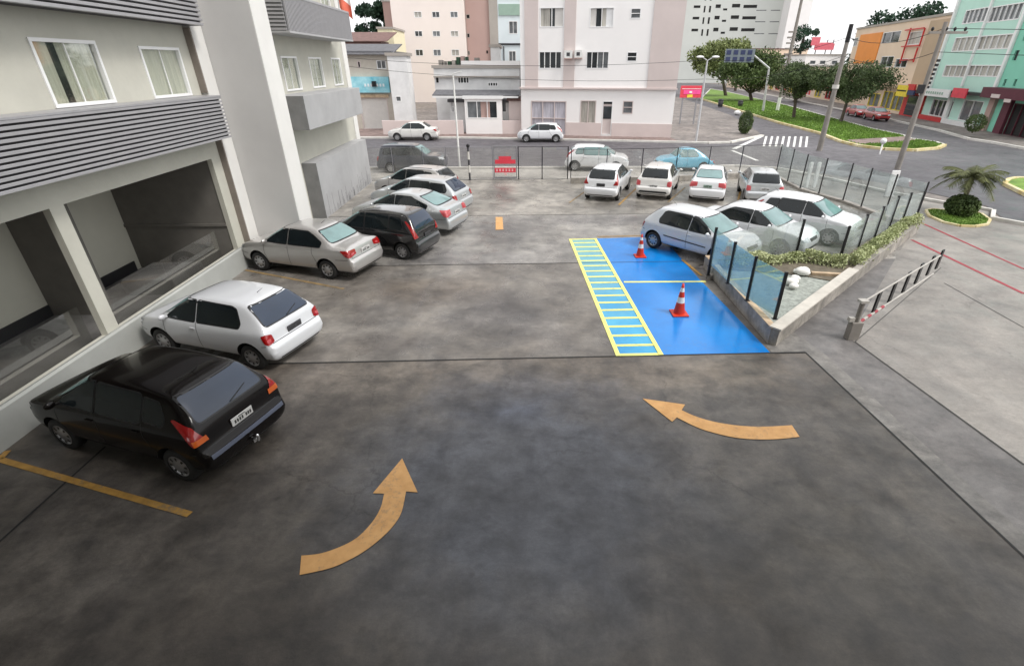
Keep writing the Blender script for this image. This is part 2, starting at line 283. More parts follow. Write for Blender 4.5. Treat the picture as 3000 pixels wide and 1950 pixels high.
M['b_orange'] = mat('orange panel', (0.78, 0.27, 0.045), 0.6, var=0.06, scale=0.5)
M['b_red'] = mat('red painted front', (0.55, 0.03, 0.03), 0.5, var=0.1)
M['b_yellow'] = mat('yellow sign', (0.78, 0.62, 0.05), 0.5)
M['b_maroon'] = mat('maroon awning', (0.10, 0.02, 0.035), 0.6)
M['b_cyan'] = mat('cyan sign board', (0.06, 0.50, 0.66), 0.5, var=0.3, scale=0.8, col2=(0.45, 0.75, 0.82))
M['b_tower'] = mat('grey white tower concrete', (0.58, 0.60, 0.57), 0.85, var=0.06, scale=0.1)
M['roof_grey'] = mat('grey roof tile', (0.12, 0.12, 0.13), 0.8, var=0.25, scale=3)
M['roof_red'] = mat('red roof tile', (0.15, 0.085, 0.075), 0.8, var=0.3, scale=2)
M['shutter'] = mat('pale roller shutter', (0.62, 0.60, 0.57), 0.6, var=0.05)
M['gate_grey'] = mat('lilac grey gate', (0.46, 0.45, 0.50), 0.6, var=0.25, scale=2.5, vscale=(4, 4, .3))
M['sign_red'] = mat('sign red', (0.68, 0.05, 0.08), 0.5)
M['sign_pink'] = mat('sign pink', (0.85, 0.08, 0.30), 0.5)
M['sign_blue'] = mat('sign blue', (0.03, 0.04, 0.11), 0.5)
M['sign_grey'] = mat('sign grey', (0.17, 0.20, 0.23), 0.5)
M['ac'] = mat('air conditioner plastic', (0.72, 0.72, 0.70), 0.5)
M['stone_white'] = mat('white stones', (0.74, 0.73, 0.70), 0.8, var=0.1)

# ---------------------------------------------------------------- mesh builder
class MB:
    def __init__(s): s.v = []; s.f = []; s.mi = []; s.sm = []
    def add(s, vs, fs, mi=0, sm=False):
        o = len(s.v); s.v += [tuple(v) for v in vs]
        for f in fs: s.f.append([o + i for i in f]); s.mi.append(mi); s.sm.append(sm)
        return s
    def box(s, x0, y0, z0, x1, y1, z1, mi=0):
        if x0 > x1: x0, x1 = x1, x0
        if y0 > y1: y0, y1 = y1, y0
        if z0 > z1: z0, z1 = z1, z0
        return s.add([(x0,y0,z0),(x1,y0,z0),(x1,y1,z0),(x0,y1,z0),(x0,y0,z1),(x1,y0,z1),(x1,y1,z1),(x0,y1,z1)],
              [(0,3,2,1),(4,5,6,7),(0,1,5,4),(1,2,6,5),(2,3,7,6),(3,0,4,7)], mi)
    def obox(s, A, B, s0, s1, z0, z1, t0, t1, mi=0):
        # box on a wall line A->B: s along, t outward (to the right-hand side of A->B is +t)
        dx, dy = B[0]-A[0], B[1]-A[1]; L = math.hypot(dx, dy); dx /= L; dy /= L; nx, ny = dy, -dx
        P = lambda a, t, z: (A[0]+dx*a+nx*t, A[1]+dy*a+ny*t, z)
        vs = [P(s0,t1,z0),P(s1,t1,z0),P(s1,t0,z0),P(s0,t0,z0),P(s0,t1,z1),P(s1,t1,z1),P(s1,t0,z1),P(s0,t0,z1)]
        return s.add(vs, [(0,3,2,1),(4,5,6,7),(0,1,5,4),(1,2,6,5),(2,3,7,6),(3,0,4,7)], mi)
    def prism(s, poly, z0, z1, mi=0):
        n = len(poly); a = sum(poly[i][0]*poly[(i+1)%n][1]-poly[(i+1)%n][0]*poly[i][1] for i in range(n))
        if a < 0: poly = poly[::-1]
        vs = [(p[0],p[1],z0) for p in poly] + [(p[0],p[1],z1) for p in poly]
        fs = [list(range(n))[::-1], list(range(n, 2*n))] + [(i,(i+1)%n,n+(i+1)%n,n+i) for i in range(n)]
        return s.add(vs, fs, mi)
    def sheet(s, poly, z, mi=0):
        n = len(poly); a = sum(poly[i][0]*poly[(i+1)%n][1]-poly[(i+1)%n][0]*poly[i][1] for i in range(n))
        if a < 0: poly = poly[::-1]
        return s.add([(p[0],p[1],z) for p in poly], [list(range(n))], mi)
    def tube(s, p0, p1, r0, r1=None, n=10, mi=0, cap=True):
        r1 = r0 if r1 is None else r1
        p0 = Vector(p0); p1 = Vector(p1); d = (p1-p0).normalized()
        a = d.orthogonal().normalized(); b = d.cross(a)
        vs = [p0+(a*math.cos(2*math.pi*i/n)+b*math.sin(2*math.pi*i/n))*r0 for i in range(n)] + \
             [p1+(a*math.cos(2*math.pi*i/n)+b*math.sin(2*math.pi*i/n))*r1 for i in range(n)]
        fs = [(i,(i+1)%n,n+(i+1)%n,n+i) for i in range(n)]
        s.add(vs, fs, mi, True)
        if cap: s.add(vs, [list(range(n))[::-1], list(range(n,2*n))], mi)
        return s
    def lathe(s, prof, c=(0,0,0), n=24, axis='z', mi=0, sm=True):
        # prof: list of (r, h)
        vs = []
        for r, h in prof:
            for i in range(n):
                t = 2*math.pi*i/n; x, y = r*math.cos(t), r*math.sin(t)
                if axis == 'z': vs.append((c[0]+x, c[1]+y, c[2]+h))
                else: vs.append((c[0]+x, c[1]+h, c[2]+y))
        fs = []
        for k in range(len(prof)-1):
            for i in range(n):
                q = (k*n+i, k*n+(i+1)%n, (k+1)*n+(i+1)%n, (k+1)*n+i)
                fs.append(q if axis == 'z' else q[::-1])
        return s.add(vs, fs, mi, sm)
    def ball(s, c, r, sq=(1,1,1), n=10, m=7, mi=0, jit=0.0):
        vs = [];
        for j in range(m+1):
            ph = math.pi*j/m
            for i in range(n):
                t = 2*math.pi*i/n; k = r*(1+random.uniform(-jit,jit))
                vs.append((c[0]+k*sq[0]*math.sin(ph)*math.cos(t), c[1]+k*sq[1]*math.sin(ph)*math.sin(t), c[2]-k*sq[2]*math.cos(ph)))
        fs = [(j*n+i, j*n+(i+1)%n, (j+1)*n+(i+1)%n, (j+1)*n+i) for j in range(m) for i in range(n)]
        return s.add(vs, fs, mi, True)
    def build(s, name, mats, parent=None, loc=None):
        if not isinstance(mats, (list, tuple)): mats = [mats]
        if parent is not None: org = ORG.get(parent.name, Vector((0,0,0)))
        else: org = Vector(loc) if loc is not None else Vector((0,0,0))
        me = bpy.data.meshes.new(name)
        me.from_pydata([(v[0]-org[0], v[1]-org[1], v[2]-org[2]) for v in s.v], [], s.f)
        for m_ in mats: me.materials.append(m_)
        me.polygons.foreach_set('material_index', s.mi); me.polygons.foreach_set('use_smooth', s.sm)
        me.update()
        o = bpy.data.objects.new(name, me); COL.objects.link(o)
        if parent is not None: o.parent = parent
        else: o.location = org
        ORG[o.name] = org
        return o
ORG = {}
def tag(o, label, cat, group=None, kind=None):
    if label: o['label'] = label
    if cat: o['category'] = cat
    if group: o['group'] = group
    if kind: o['kind'] = kind
    return o
def thing(name, label, cat, loc=(0,0,0), group=None):
    o = bpy.data.objects.new(name, None); COL.objects.link(o); o.location = loc; o.empty_display_size = 0.3
    ORG[o.name] = Vector(loc)
    return tag(o, label, cat, group)
def struct(name, mb, m):
    o = mb.build(name, m); o['kind'] = 'structure'; return o
def bevel(o, w=0.01, seg=2):
    b = o.modifiers.new('bevel', 'BEVEL'); b.width = w; b.segments = seg; b.limit_method = 'ANGLE'; b.angle_limit = R(40); return o
def copy_tree(o, parent=None):
    c = o.copy(); COL.objects.link(c)
    if parent is not None: c.parent = parent
    for ch in list(o.children): copy_tree(ch, c)
    return c
# ---------------------------------------------------------------- vehicles
def lerp(a, b, t): return a + (b - a) * t
def interp(pts, x):
    if x <= pts[0][0]: return pts[0][1]
    for (x0, y0), (x1, y1) in zip(pts, pts[1:]):
        if x <= x1: return lerp(y0, y1, (x - x0) / (x1 - x0))
    return pts[-1][1]

def car_stations(p):
    L = p['L']; xr = -L/2; xf = L/2; zr = p['roof']; belt = p['belt']
    zt = p['tail']; xgb, zgb = p['gb']; xgt = p['gt']; xwt = p['wt']; xc = p['cowl']; zc = p['cowlz']; zn = p['nose']
    bz = p.get('bump', 0.60)
    st = [(xr, .40, bz - .06, .78), (xr+.012, .32, bz - .01, .90), (xr+.05, .26, bz + .03, .95)]
    if p.get('smooth_tail'):
        st += [(xr+.30, .24, lerp(bz, zt, .55), .97)]
    st += [(xr+.085, .23, bz + .05, .965)] if not p.get('smooth_tail') else []
    if zt - bz > .15 and not p.get('smooth_tail'): st += [(xr+.12, .22, lerp(bz, zt, .6), .97)]
    if xgb - xr > .45:   # boot deck
        st += [(xr+.16, .22, zt, .975), (xr+.30, .22, zt+.015, .98), (xgb-.06, .22, zgb, .985)]
    st += [(xgb, .22, zgb+.02, .99), (lerp(xgb, xgt, .5), .22, lerp(zgb, zr-.05, .56), 1.0), (xgt, .22, zr-.05, 1.0), (xgt+.16, .22, zr-.012, 1.0)]
    n = 3
    for k in range(1, n+1):
        t = k/(n+1); st.append((lerp(xgt+.16, xwt-.25, t), .22, zr + .012*math.sin(math.pi*t), 1.0))
    st += [(xwt-.25, .22, zr-.015, 1.0), (xwt, .22, zr-.06, 1.0), (lerp(xwt, xc, .5), .22, lerp(zr-.06, zc, .47), 1.0), (xc, .22, zc+.015, .995), (xc+.10, .22, zc-.03, .99)]
    hm = p.get('hood_mid', lerp(zc, zn, .42)+.03)
    st += [(lerp(xc, xf, .55), .22, hm, .98), (xf-.20, .23, zn+.02, .93), (xf-.07, .26, zn-.06, .86), (xf-.015, .32, zn-.14, .76), (xf, .38, zn-.19, .62)]
    st.sort(key=lambda s: s[0]); out = [st[0]]
    for q in st[1:]:
        if q[0] - out[-1][0] > .008: out.append(q)
    return out

def car_body_mesh(p):
    W = p['W']/2; zr = p['roof']; belt = p['belt']; st = car_stations(p); tum = p.get('tum', .17)
    verts = []; faces = []; n = 10
    for x, zb, top, wf in st:
        w = W*wf; be = min(belt, top-.035) if top > .3 else top-.03
        # belt rises a little towards the tail
        t = max(0, min(1, (top-belt)/(zr-belt))); rw = w*(.88 - (tum+.03)*t) if t > 0 else w*.86
        k = .055 if t > .15 else .02
        ring = [(0,zb),(w*.62,zb),(w*.90,zb+.03),(w*.975,zb+.13),(w,lerp(zb,be,.50)),(w*.985,be-.09),(w*.955,be-.005),
                (rw+ (w*.95-rw)*.42 if t > .15 else w*.92, lerp(be,top-k,.55)), (rw, top-k), (rw*.80, top-.010), (rw*.42, top), (0,top+.002)]
        m = len(ring)
        verts += [(x, -y, z) for y, z in ring] + [(x, y, z) for y, z in ring[1:-1][::-1]]
    N = 2*m-2
    S = len(st)
    for i in range(S-1):
        for j in range(N):
            a = i*N+j; b = i*N+(j+1)%N; faces.append((a, b, b+N, a+N))
    faces.append(tuple(range(N))[::-1]); faces.append(tuple((S-1)*N+j for j in range(N)))
    me = bpy.data.meshes.new('body'); me.from_pydata(verts, [], faces)
    bm = bmesh.new(); bm.from_mesh(me); bmesh.ops.recalc_face_normals(bm, faces=bm.faces); bm.to_mesh(me); bm.free()
    return me

def apply_mods(o):
    dg = bpy.context.evaluated_depsgraph_get(); dg.update()
    me = bpy.data.meshes.new_from_object(o.evaluated_get(dg), depsgraph=dg)
    o.modifiers.clear(); o.data = me

def patch(bvh, poly, axis, off, step=0.07, lim=None):
    """project a 2-D polygon onto the body. axis: 'L','R' (x,z) | 'B','F' (y,z) | 'T' (x,y); returns verts, faces"""
    bm = bmesh.new(); vs = [bm.verts.new((a, b, 0)) for a, b in poly]; f = bm.faces.new(vs)
    bmesh.ops.triangulate(bm, faces=[f])
    xs = [q[0] for q in poly]; ys = [q[1] for q in poly]
    for lo, hi, no, k in ((min(xs), max(xs), (1,0,0), 0), (min(ys), max(ys), (0,1,0), 1)):
        cnt = max(1, int((hi-lo)/step))
        for i in range(1, cnt+1):
            c = [0,0,0]; c[k] = lo + (hi-lo)*i/(cnt+1)
            bmesh.ops.bisect_plane(bm, geom=bm.verts[:]+bm.edges[:]+bm.faces[:], plane_co=c, plane_no=no, dist=1e-5)
    bmesh.ops.dissolve_limit(bm, angle_limit=0.0001, verts=[], edges=[]) if False else None
    pts = []
    bm.verts.ensure_lookup_table()
    for v in bm.verts:
        a, b = v.co.x, v.co.y
        if axis == 'L': o, d = Vector((a, 3, b)), Vector((0,-1,0))
        elif axis == 'R': o, d = Vector((a, -3, b)), Vector((0,1,0))
        elif axis == 'B': o, d = Vector((-5, a, b)), Vector((1,0,0))
        elif axis == 'F': o, d = Vector((5, a, b)), Vector((-1,0,0))
        elif axis in ('BL','BR'):
            s = 1 if axis == 'BL' else -1; e = Vector((.7071, s*.7071, 0)); d = Vector((.7071, -s*.7071, 0)); o = e*a - d*5; o.z = b
        else: o, d = Vector((a, b, 3)), Vector((0,0,-1))
        hit, nrm, idx, dist = bvh.ray_cast(o, d)
        if hit is None or (lim is not None and hit.x > lim): pts.append(None); continue
        if nrm.dot(d) > 0: nrm = -nrm
        pts.append(hit + nrm*off)
    fs = [];
    for f in bm.faces:
        ids = [v.index for v in f.verts]
        if any(pts[i] is None for i in ids): continue
        q = [pts[i] for i in ids]
        nn = (q[1]-q[0]).cross(q[2]-q[0]); d = {'L':(0,1,0),'R':(0,-1,0),'B':(-1,0,0),'F':(1,0,0),'T':(0,0,1),'BL':(-.7,.7,0),'BR':(-.7,-.7,0)}[axis]
        fs.append(ids if nn.dot(Vector(d)) > 0 else ids[::-1])
    bm.free()
    return [p if p is not None else Vector((0,0,.5)) for p in pts], fs

def grow(poly, d):
    n = len(poly); a = sum(poly[i][0]*poly[(i+1)%n][1]-poly[(i+1)%n][0]*poly[i][1] for i in range(n)); s = 1 if a > 0 else -1
    out = []
    for i in range(n):
        p0, p1, p2 = Vector(poly[i-1]), Vector(poly[i]), Vector(poly[(i+1)%n])
        e1 = (p1-p0).normalized(); e2 = (p2-p1).normalized()
        n1 = Vector((e1.y, -e1.x))*s; n2 = Vector((e2.y, -e2.x))*s; b = (n1+n2); b = b/max(.35, b.length_squared)*2
        out.append(tuple(p1+b*d))
    return out
def rounded(poly, r, k=3):
    n = len(poly); out = []
    for i in range(n):
        p0, p1, p2 = Vector(poly[i-1]), Vector(poly[i]), Vector(poly[(i+1)%n])
        a = p1+(p0-p1).normalized()*min(r, (p0-p1).length*.45); b = p1+(p2-p1).normalized()*min(r, (p2-p1).length*.45)
        for j in range(k+1):
            t = j/k; out.append(tuple(a*(1-t)**2+p1*2*t*(1-t)+b*t*t))
    return out

def mirror_poly(poly): return [(-a, b) for a, b in poly]

TYPES = {
 'hatch':  dict(L=3.78,W=1.64,roof=1.43,belt=.90,tail=.90,gb=(-1.74,.95),gt=-1.32,wt=.38,cowl=1.02,cowlz=.95,nose=.78,wb=2.44,fo=.72,bump=.60,bp=.02,cp=-1.12,tl='side',rgw=(.63,.52)),
 'hatch5': dict(L=3.85,W=1.68,roof=1.46,belt=.93,tail=.93,gb=(-1.78,.98),gt=-1.42,wt=.42,cowl=1.08,cowlz=.98,nose=.80,wb=2.46,fo=.76,bump=.60,bp=.12,bp2=-.75,cp=-1.25,tl='tall',rgw=(.60,.54)),
 'mpv':    dict(L=3.95,W=1.70,roof=1.58,belt=.98,tail=.98,gb=(-1.82,1.02),gt=-1.55,wt=.50,cowl=1.22,cowlz=1.02,nose=.86,wb=2.5,fo=.76,bump=.62,bp=.15,bp2=-.78,cp=-1.35,tl='tall',rgw=(.62,.55)),
 'sedan':  dict(L=4.15,W=1.66,roof=1.43,belt=.92,tail=.99,gb=(-1.40,1.02),gt=-.88,wt=.42,cowl=1.08,cowlz=.95,nose=.78,wb=2.44,fo=.78,bump=.62,bp=.12,bp2=-.70,cp=-1.06,tl='wide',rgw=(.62,.50)),
 'bigsedan': dict(L=4.45,W=1.76,roof=1.46,belt=.95,tail=1.06,gb=(-1.72,1.07),gt=-.88,wt=.48,cowl=1.25,cowlz=.98,nose=.78,wb=2.6,fo=.88,bump=.64,bp=.12,bp2=-.80,cp=-1.30,tl='wide',rgw=(.62,.52)),
 'wagon':  dict(L=4.35,W=1.77,roof=1.50,belt=.97,tail=.97,gb=(-2.00,1.02),gt=-1.50,wt=.45,cowl=1.22,cowlz=1.00,nose=.82,wb=2.65,fo=.86,bump=.64,bp=.12,bp2=-.80,cp=-1.62,tl='side',rgw=(.60,.48)),
 'suv':    dict(L=4.15,W=1.72,roof=1.62,belt=1.02,tail=1.02,gb=(-1.98,1.08),gt=-1.72,wt=.48,cowl=1.08,cowlz=1.06,nose=.94,wb=2.5,fo=.80,bump=.66,bp=.12,bp2=-.80,cp=-1.60,tl='side',rgw=(.60,.55)),
 'beetle': dict(L=4.00,W=1.54,roof=1.50,belt=.94,tail=.80,gb=(-1.25,1.05),gt=-.62,wt=.45,cowl=.82,cowlz=1.0,nose=.74,wb=2.4,fo=.75,bump=.45,bp=.02,cp=-.72,tl='side',rgw=(.42,.36),smooth_tail=True,hood_mid=.95,tum=.22),
}
def make_car(kind, paintm, label, cat, x, y, heading, scale=1.0, group='cars parked in and around the lot', tail='tail_red', glass='car_glass', rglass=None,
             doors=None, extras=(), name='parked_car', anchor=None, **over):
    p = dict(TYPES[kind]); p.update(over)
    three = 'bp2' not in p
    L, W = p['L'], p['W']; xr, xf = -L/2, L/2; belt, roof = p['belt'], p['roof']
    wxf = xf - p['fo']; wxr = wxf - p['wb']; wr = .295
    root = thing(name, label, cat, (0,0,0), group)
    body = bpy.data.objects.new('body', car_body_mesh(p)); COL.objects.link(body)
    body.data.materials.append(M[paintm]); body.data.materials.append(M['well'])
    ss = body.modifiers.new('s', 'SUBSURF'); ss.levels = 2; ss.render_levels = 2
    apply_mods(body)
    bvh0 = BVHTree.FromPolygons([v.co.copy() for v in body.data.vertices], [tuple(q.vertices) for q in body.data.polygons])
    # wheel wells
    cm = MB()
    for wx in (wxf, wxr):
        for s in (-1, 1):
            y0, y1 = (W/2-.24, W/2+.3) if s > 0 else (-W/2-.3, -W/2+.24)
            cm.tube((wx, y0, wr+.015), (wx, y1, wr+.015), wr+.055, n=28)
    cut = cm.build('cutter', [M['well'], M['well']])
    bmc = bmesh.new(); bmc.from_mesh(cut.data); bmesh.ops.remove_doubles(bmc, verts=bmc.verts, dist=1e-5); bmesh.ops.recalc_face_normals(bmc, faces=bmc.faces)
    for f in bmc.faces: f.material_index = 1
    bmc.to_mesh(cut.data); bmc.free()
    bo = body.modifiers.new('b', 'BOOLEAN'); bo.operation = 'DIFFERENCE'; bo.object = cut; bo.solver = 'EXACT'; bo.material_mode = 'TRANSFER'
    apply_mods(body)
    bpy.data.objects.remove(cut)
    body.name = 'body'; body.parent = root
    for q in body.data.polygons: q.use_smooth = True
    try:
        bpy.context.view_layer.objects.active = body
        body.data.set_sharp_from_angle(angle=R(40))
    except Exception: pass
    bvh = bvh0
    def pieces(nm, mats, items, parent=root, lim=None, step=.07):
        mb = MB()
        for poly, ax, off, mi in items:
            v, f = patch(bvh, poly, ax, off, step, lim if ax == 'B' else None); mb.add(v, f, mi, True)
        return mb.build(nm, mats, parent)
    gm = M[glass]; rgm = M[rglass or glass]; tr = M['trim']
    # side glass -- outline follows pillars
    zt = roof-.095; zb = belt+.035
    ax0 = p['cowl']-.10; ax1 = p['wt']-.06   # A pillar foot / head
    bp = p['bp']; cp = p['cp']; cph = max(p['gt']+.10, cp+.04) if kind in ('sedan','bigsedan','beetle') else cp+.10
    front = [(ax0-.10, zb+.01), (ax0-.16, zb+.07), (ax1, zt-.01), (ax1-.20, zt), (bp+.03, zt+.005), (bp+.03, zb)]
    if three:
        rear = [(bp-.03, zb), (bp-.03, zt+.005), (cph+.12, zt-.01), (cph, zt-.05), (cp-.02, zb+.10), (cp+.02, zb+.01)]
        sides = [(front, 'side_window'), (rear, 'quarter_window')]
    else:
        b2 = p['bp2']
        rear = [(bp-.03, zb), (bp-.03, zt+.005), (max(b2+.02, cph+.10), zt-.008), (max(b2-.02,cph), zt-.05), (b2-.02, zb+.05), (b2+.04, zb)]
        if kind in ('sedan','bigsedan'):
            rear = [(bp-.03, zb), (bp-.03, zt+.005), (cph+.22, zt-.005), (cph+.02, zt-.09), (cp+.02, zb+.12), (cp+.06, zb)]
        sides = [(front, 'side_window'), (rear, 'side_window')]
        if kind in ('wagon', 'suv', 'mpv', 'hatch5'):
            q = [(b2-.07, zb+.05), (b2-.06, zt-.04), (cp+.10, zt-.07), (cp-.02, zb+.12), (cp+.02, zb+.03)]
            if b2 - cp > .25: sides.append((q, 'quarter_window'))
    for poly, nm in sides:
        pr = rounded(poly, .035)
        for s in ('L', 'R'):
            pieces(nm, [tr, gm], [(grow(pr, .022), s, .003, 0), (pr, s, .0065, 1)])
    # rear glass, windscreen
    w0, w1 = p['rgw']; zg0 = p['gb'][1]+.05; zg1 = roof-.085
    rg = rounded([(-w0, zg0), (w0, zg0), (w1, zg1), (-w1, zg1)], .06)
    pieces('rear_window', [tr, rgm], [(grow(rg, .022), 'B', .003, 0), (rg, 'B', .0065, 1)])
    ws = rounded([(-W*.42, p['cowlz']+.035), (W*.42, p['cowlz']+.035), (W*.335, roof-.095), (-W*.335, roof-.095)], .05)
    pieces('windscreen', [tr, M.get(p.get('wsg', 'car_glass_teal_sky'))], [(grow(ws, .02), 'F', .003, 0), (ws, 'F', .0065, 1)])
    # tail lamps
    T = M[tail]; bz = p['bump']
    for s in (1, -1):
        fl = (lambda q: q) if s > 0 else mirror_poly
        sd = 'L' if s > 0 else 'R'; dg = 'BL' if s > 0 else 'BR'; u0 = (xr+W/2)*.7071
        if p['tl'] == 'side':
            z0, z1 = bz+.05, belt-.02
            items = [(rounded([(u0-.09, z0+.03), (u0+.02, z0), (u0+.10, z0+.05), (u0+.14, z1-.02), (u0+.05, z1), (u0-.06, z1-.04)], .03), dg, .009, 0),
                     (rounded([(u0-.03, z0+.06), (u0+.04, z0+.05), (u0+.05, z0+.12), (u0-.02, z0+.13)], .02), dg, .013, 2)]
        elif p['tl'] == 'tall':
            z0, z1 = bz+.17, roof-(.36 if 'orange_tail' in extras else .26); k = (p['gt']-p['gb'][0])*.45
            items = [(rounded([(u0-.10, z0), (u0+.08, z0), (u0+.09+k*.5, (z0+z1)*.5), (u0+.13+k, z1), (u0+.08+k, z1+.02), (u0-.0+k*.3, belt+.10)], .02), dg, .009, 0)]
            if 'orange_tail' in extras: items.append(([(u0-.10, z0), (u0+.07, z0), (u0+.085, z0+.09), (u0-.08, z0+.085)], dg, .013, 1))
        else:
            z0, z1 = bz+.10, p['tail']-.07
            items = [(rounded([(u0-.20, z0+.05), (u0+.02, z0), (u0+.15, z0+.05), (u0+.24, z1-.01), (u0+.06, z1), (u0-.18, z1-.01)], .03), dg, .009, 0),
                     (rounded([(u0-.13, z0+.07), (u0-.04, z0+.05), (u0-.03, z0+.11), (u0-.12, z0+.12)], .02), dg, .013, 2)]
        pieces('tail_light', [T, M['tail_orange'], M['tail_pink']], items, step=.035)
        h = [(W*.22, p['nose']-.17), (W*.46, p['nose']-.14), (W*.46, p['nose']-.01), (W*.24, p['nose']-.05)]
        hb = [(xf-.34, p['nose']-.03), (xf-.10, p['nose']-.15), (xf-.05, p['nose']-.14), (xf-.07, p['nose']-.05), (xf-.3, p['nose']+.0)]
        pieces('headlight', M['headlamp'], [(fl(h), 'F', .006, 0), (hb, sd, .006, 0)])
    pieces('grille', M['trim'], [(rounded([(-W*.18, p['nose']-.18), (W*.18, p['nose']-.18), (W*.2, p['nose']-.08), (-W*.2, p['nose']-.08)], .02), 'F', .005, 0)])
    pieces('air_intake', M['trim'], [(rounded([(-W*.26, .31), (W*.26, .31), (W*.24, .42), (-W*.24, .42)], .02), 'F', .005, 0)])
    # door gaps, boot gap, sills
    def strip(pts, ax, w=.006):
        out = []
        for a, b in zip(pts, pts[1:]):
            a, b = Vector(a), Vector(b); d = (b-a).normalized(); nn = Vector((-d.y, d.x))*w
            out.append(([tuple(a-nn), tuple(b-nn), tuple(b+nn), tuple(a+nn)], ax, .0022, 0))
        return out
    items = []
    for s in ('L', 'R'):
        dfx = ax0+.02
        items += strip([(dfx-.02, belt+.0), (dfx, .62), (dfx-.10, .30), (bp, .28), (bp, zb)], s)
        if not three: items += strip([(bp, .28), (wxr+.42, .30), (wxr+.30, .50), (p['bp2']-.03, .74), (p['bp2']-.03, zb)], s)
        items += strip([(xr+.10, bz+.045), (wxr-.36, bz+.02)], s)
        items += strip([(xf-.10, .56), (wxf+.36, .54)], s)
    hb = p['tail']-.02 if xr+.45 < p['gb'][0] else bz+.10
    items += strip([(-W*.40, bz+.06), (W*.40, bz+.06)], 'B')
    if kind in ('sedan', 'bigsedan'): items += strip([(-W*.40, p['tail']-.04), (-W*.40, bz+.06)], 'B') + strip([(W*.40, p['tail']-.04), (W*.40, bz+.06)], 'B')
    items += strip([(-W*.36, .30), (W*.36, .30)], 'B', .02)
    gm_ = MB()
    for poly, ax, off, mi in items:
        v, f = patch(bvh, poly, ax, off); gm_.add(v, f, 0, True)
    # the gaps are surface pattern of the body: join them into its mesh
    bmj = bmesh.new(); bmj.from_mesh(body.data); body.data.materials.append(M['trim'])
    nv = [bmj.verts.new(v) for v in gm_.v]
    for f in gm_.f:
        try: q = bmj.faces.new([nv[i] for i in f]); q.material_index = 2; q.smooth = True
        except ValueError: pass
    bmj.to_mesh(body.data); bmj.free()
    if 'moulding' in extras:
        items = []
        for s in ('L', 'R'): items += strip([(wxf-.42, .55), (wxr+.42, .58)], s, .018)
        pieces('side_moulding', M['plastic'], [(a, b, .012, d) for a, b, _, d in items])
    if 'bumper_band' in extras:
        pieces('bumper_strip', M['bumper_band'], [(q, 'B', .012, 0) for q in ([(-W*.42, .50), (W*.42, .50), (W*.42, .57), (-W*.42, .57)],)])
    if 'low_grille' in extras:
        pieces('bumper_vent', M['trim'], [(rounded([(-W*.40, .36), (W*.40, .36), (W*.37, .45), (-W*.37, .45)], .02), 'B', .008, 0)])
    # number plate
    pz = p.get('plate_z', bz+.16 if 'low_grille' not in extras else bz+.18)
    hit = bvh.ray_cast(Vector((-5, 0, pz)), Vector((1,0,0)))[0]; px = hit.x if hit else xr
    pm = MB(); pm.box(px-.03, -.20, pz-.065, px-.012, .20, pz+.065)
    pl = bevel(pm.build('number_plate', M[p.get('plate_m', 'plate')], root), .004)
    tm = MB()
    for k, yy in enumerate((-.155,-.115,-.075,.0,.045,.09,.135)):
        tm.box(px-.034, yy-.012, pz-.035, px-.030, yy+.014, pz+.022)
    tm.box(px-.034, -.06, pz+.038, px-.030, .07, pz+.05)
    tm.build('plate_characters', M['plate_txt'], pl)
    # rear wiper / spoiler / antenna
    if kind in ('hatch', 'hatch5', 'mpv', 'wagon', 'suv'):
        wmesh = MB(); zz = p['gb'][1]+.07
        h1 = bvh.ray_cast(Vector((-5, .03, zz)), Vector((1,0,0)))[0]; h2 = bvh.ray_cast(Vector((-5, -.34, zz+.09)), Vector((1,0,0)))[0]
        if h1 and h2: wmesh.tube(h1-Vector((.02,0,0)), h2-Vector((.02,0,0)), .009, .006, 6); wmesh.build('rear_wiper', tr, root)
    if 'spoiler' in extras:
        sp = MB(); sp.box(p['gt']-.16, -W*.36, roof-.075, p['gt']+.08, W*.36, roof-.035); bevel(sp.build('spoiler', M[paintm], root), .015)
    if 'rails' in extras:
        for s in (-1, 1):
            rl = MB(); rl.tube((p['gt']+.25, s*W*.335, roof+.02), (p['wt']-.3, s*W*.335, roof+.025), .014, n=6); rl.build('roof_rail', M['plastic'], root)
    if 'towbar' in extras:
        tb = MB(); tb.tube((xr+.1, 0, .33), (xr-.10, 0, .33), .022); tb.tube((xr-.09, 0, .33), (xr-.09, 0, .39), .016); tb.ball((xr-.09, 0, .41), .03)
        tb.box(xr-.06, -.06, .30, xr-.04, .06, .36); tb.build('tow_hitch', M['chrome'], root)
    an = MB(); an.tube((p['gt']+.30, 0, roof-.005), (p['gt']+.12, 0, roof+.12), .006, .003, 5); an.build('antenna', tr, root)
    # mirrors, handles
    for s in (1, -1):
        mm = MB(); mm.ball((ax0-.14, s*(W/2+.065), zb+.055), .085, (.55, .95, .68), 12, 8); mm.tube((ax0-.12, s*(W/2-.06), zb+.015), (ax0-.13, s*(W/2+.04), zb+.04), .02, n=6)
        mm.build('wing_mirror', M['plastic'] if 'black_mirror' in extras else M[paintm], root)
        for hx in ([bp+.10] if three else [bp+.12, p['bp2']+.10]):
            hh = bvh.ray_cast(Vector((hx, s*3, belt-.10)), Vector((0,-s,0)))[0]
            if hh:
                hm_ = MB(); hm_.box(hx-.07, hh.y+s*.004, belt-.115, hx+.07, hh.y+s*.022, belt-.09); bevel(hm_.build('door_handle', M['plastic'] if 'black_handle' in extras else M[paintm], root), .006)
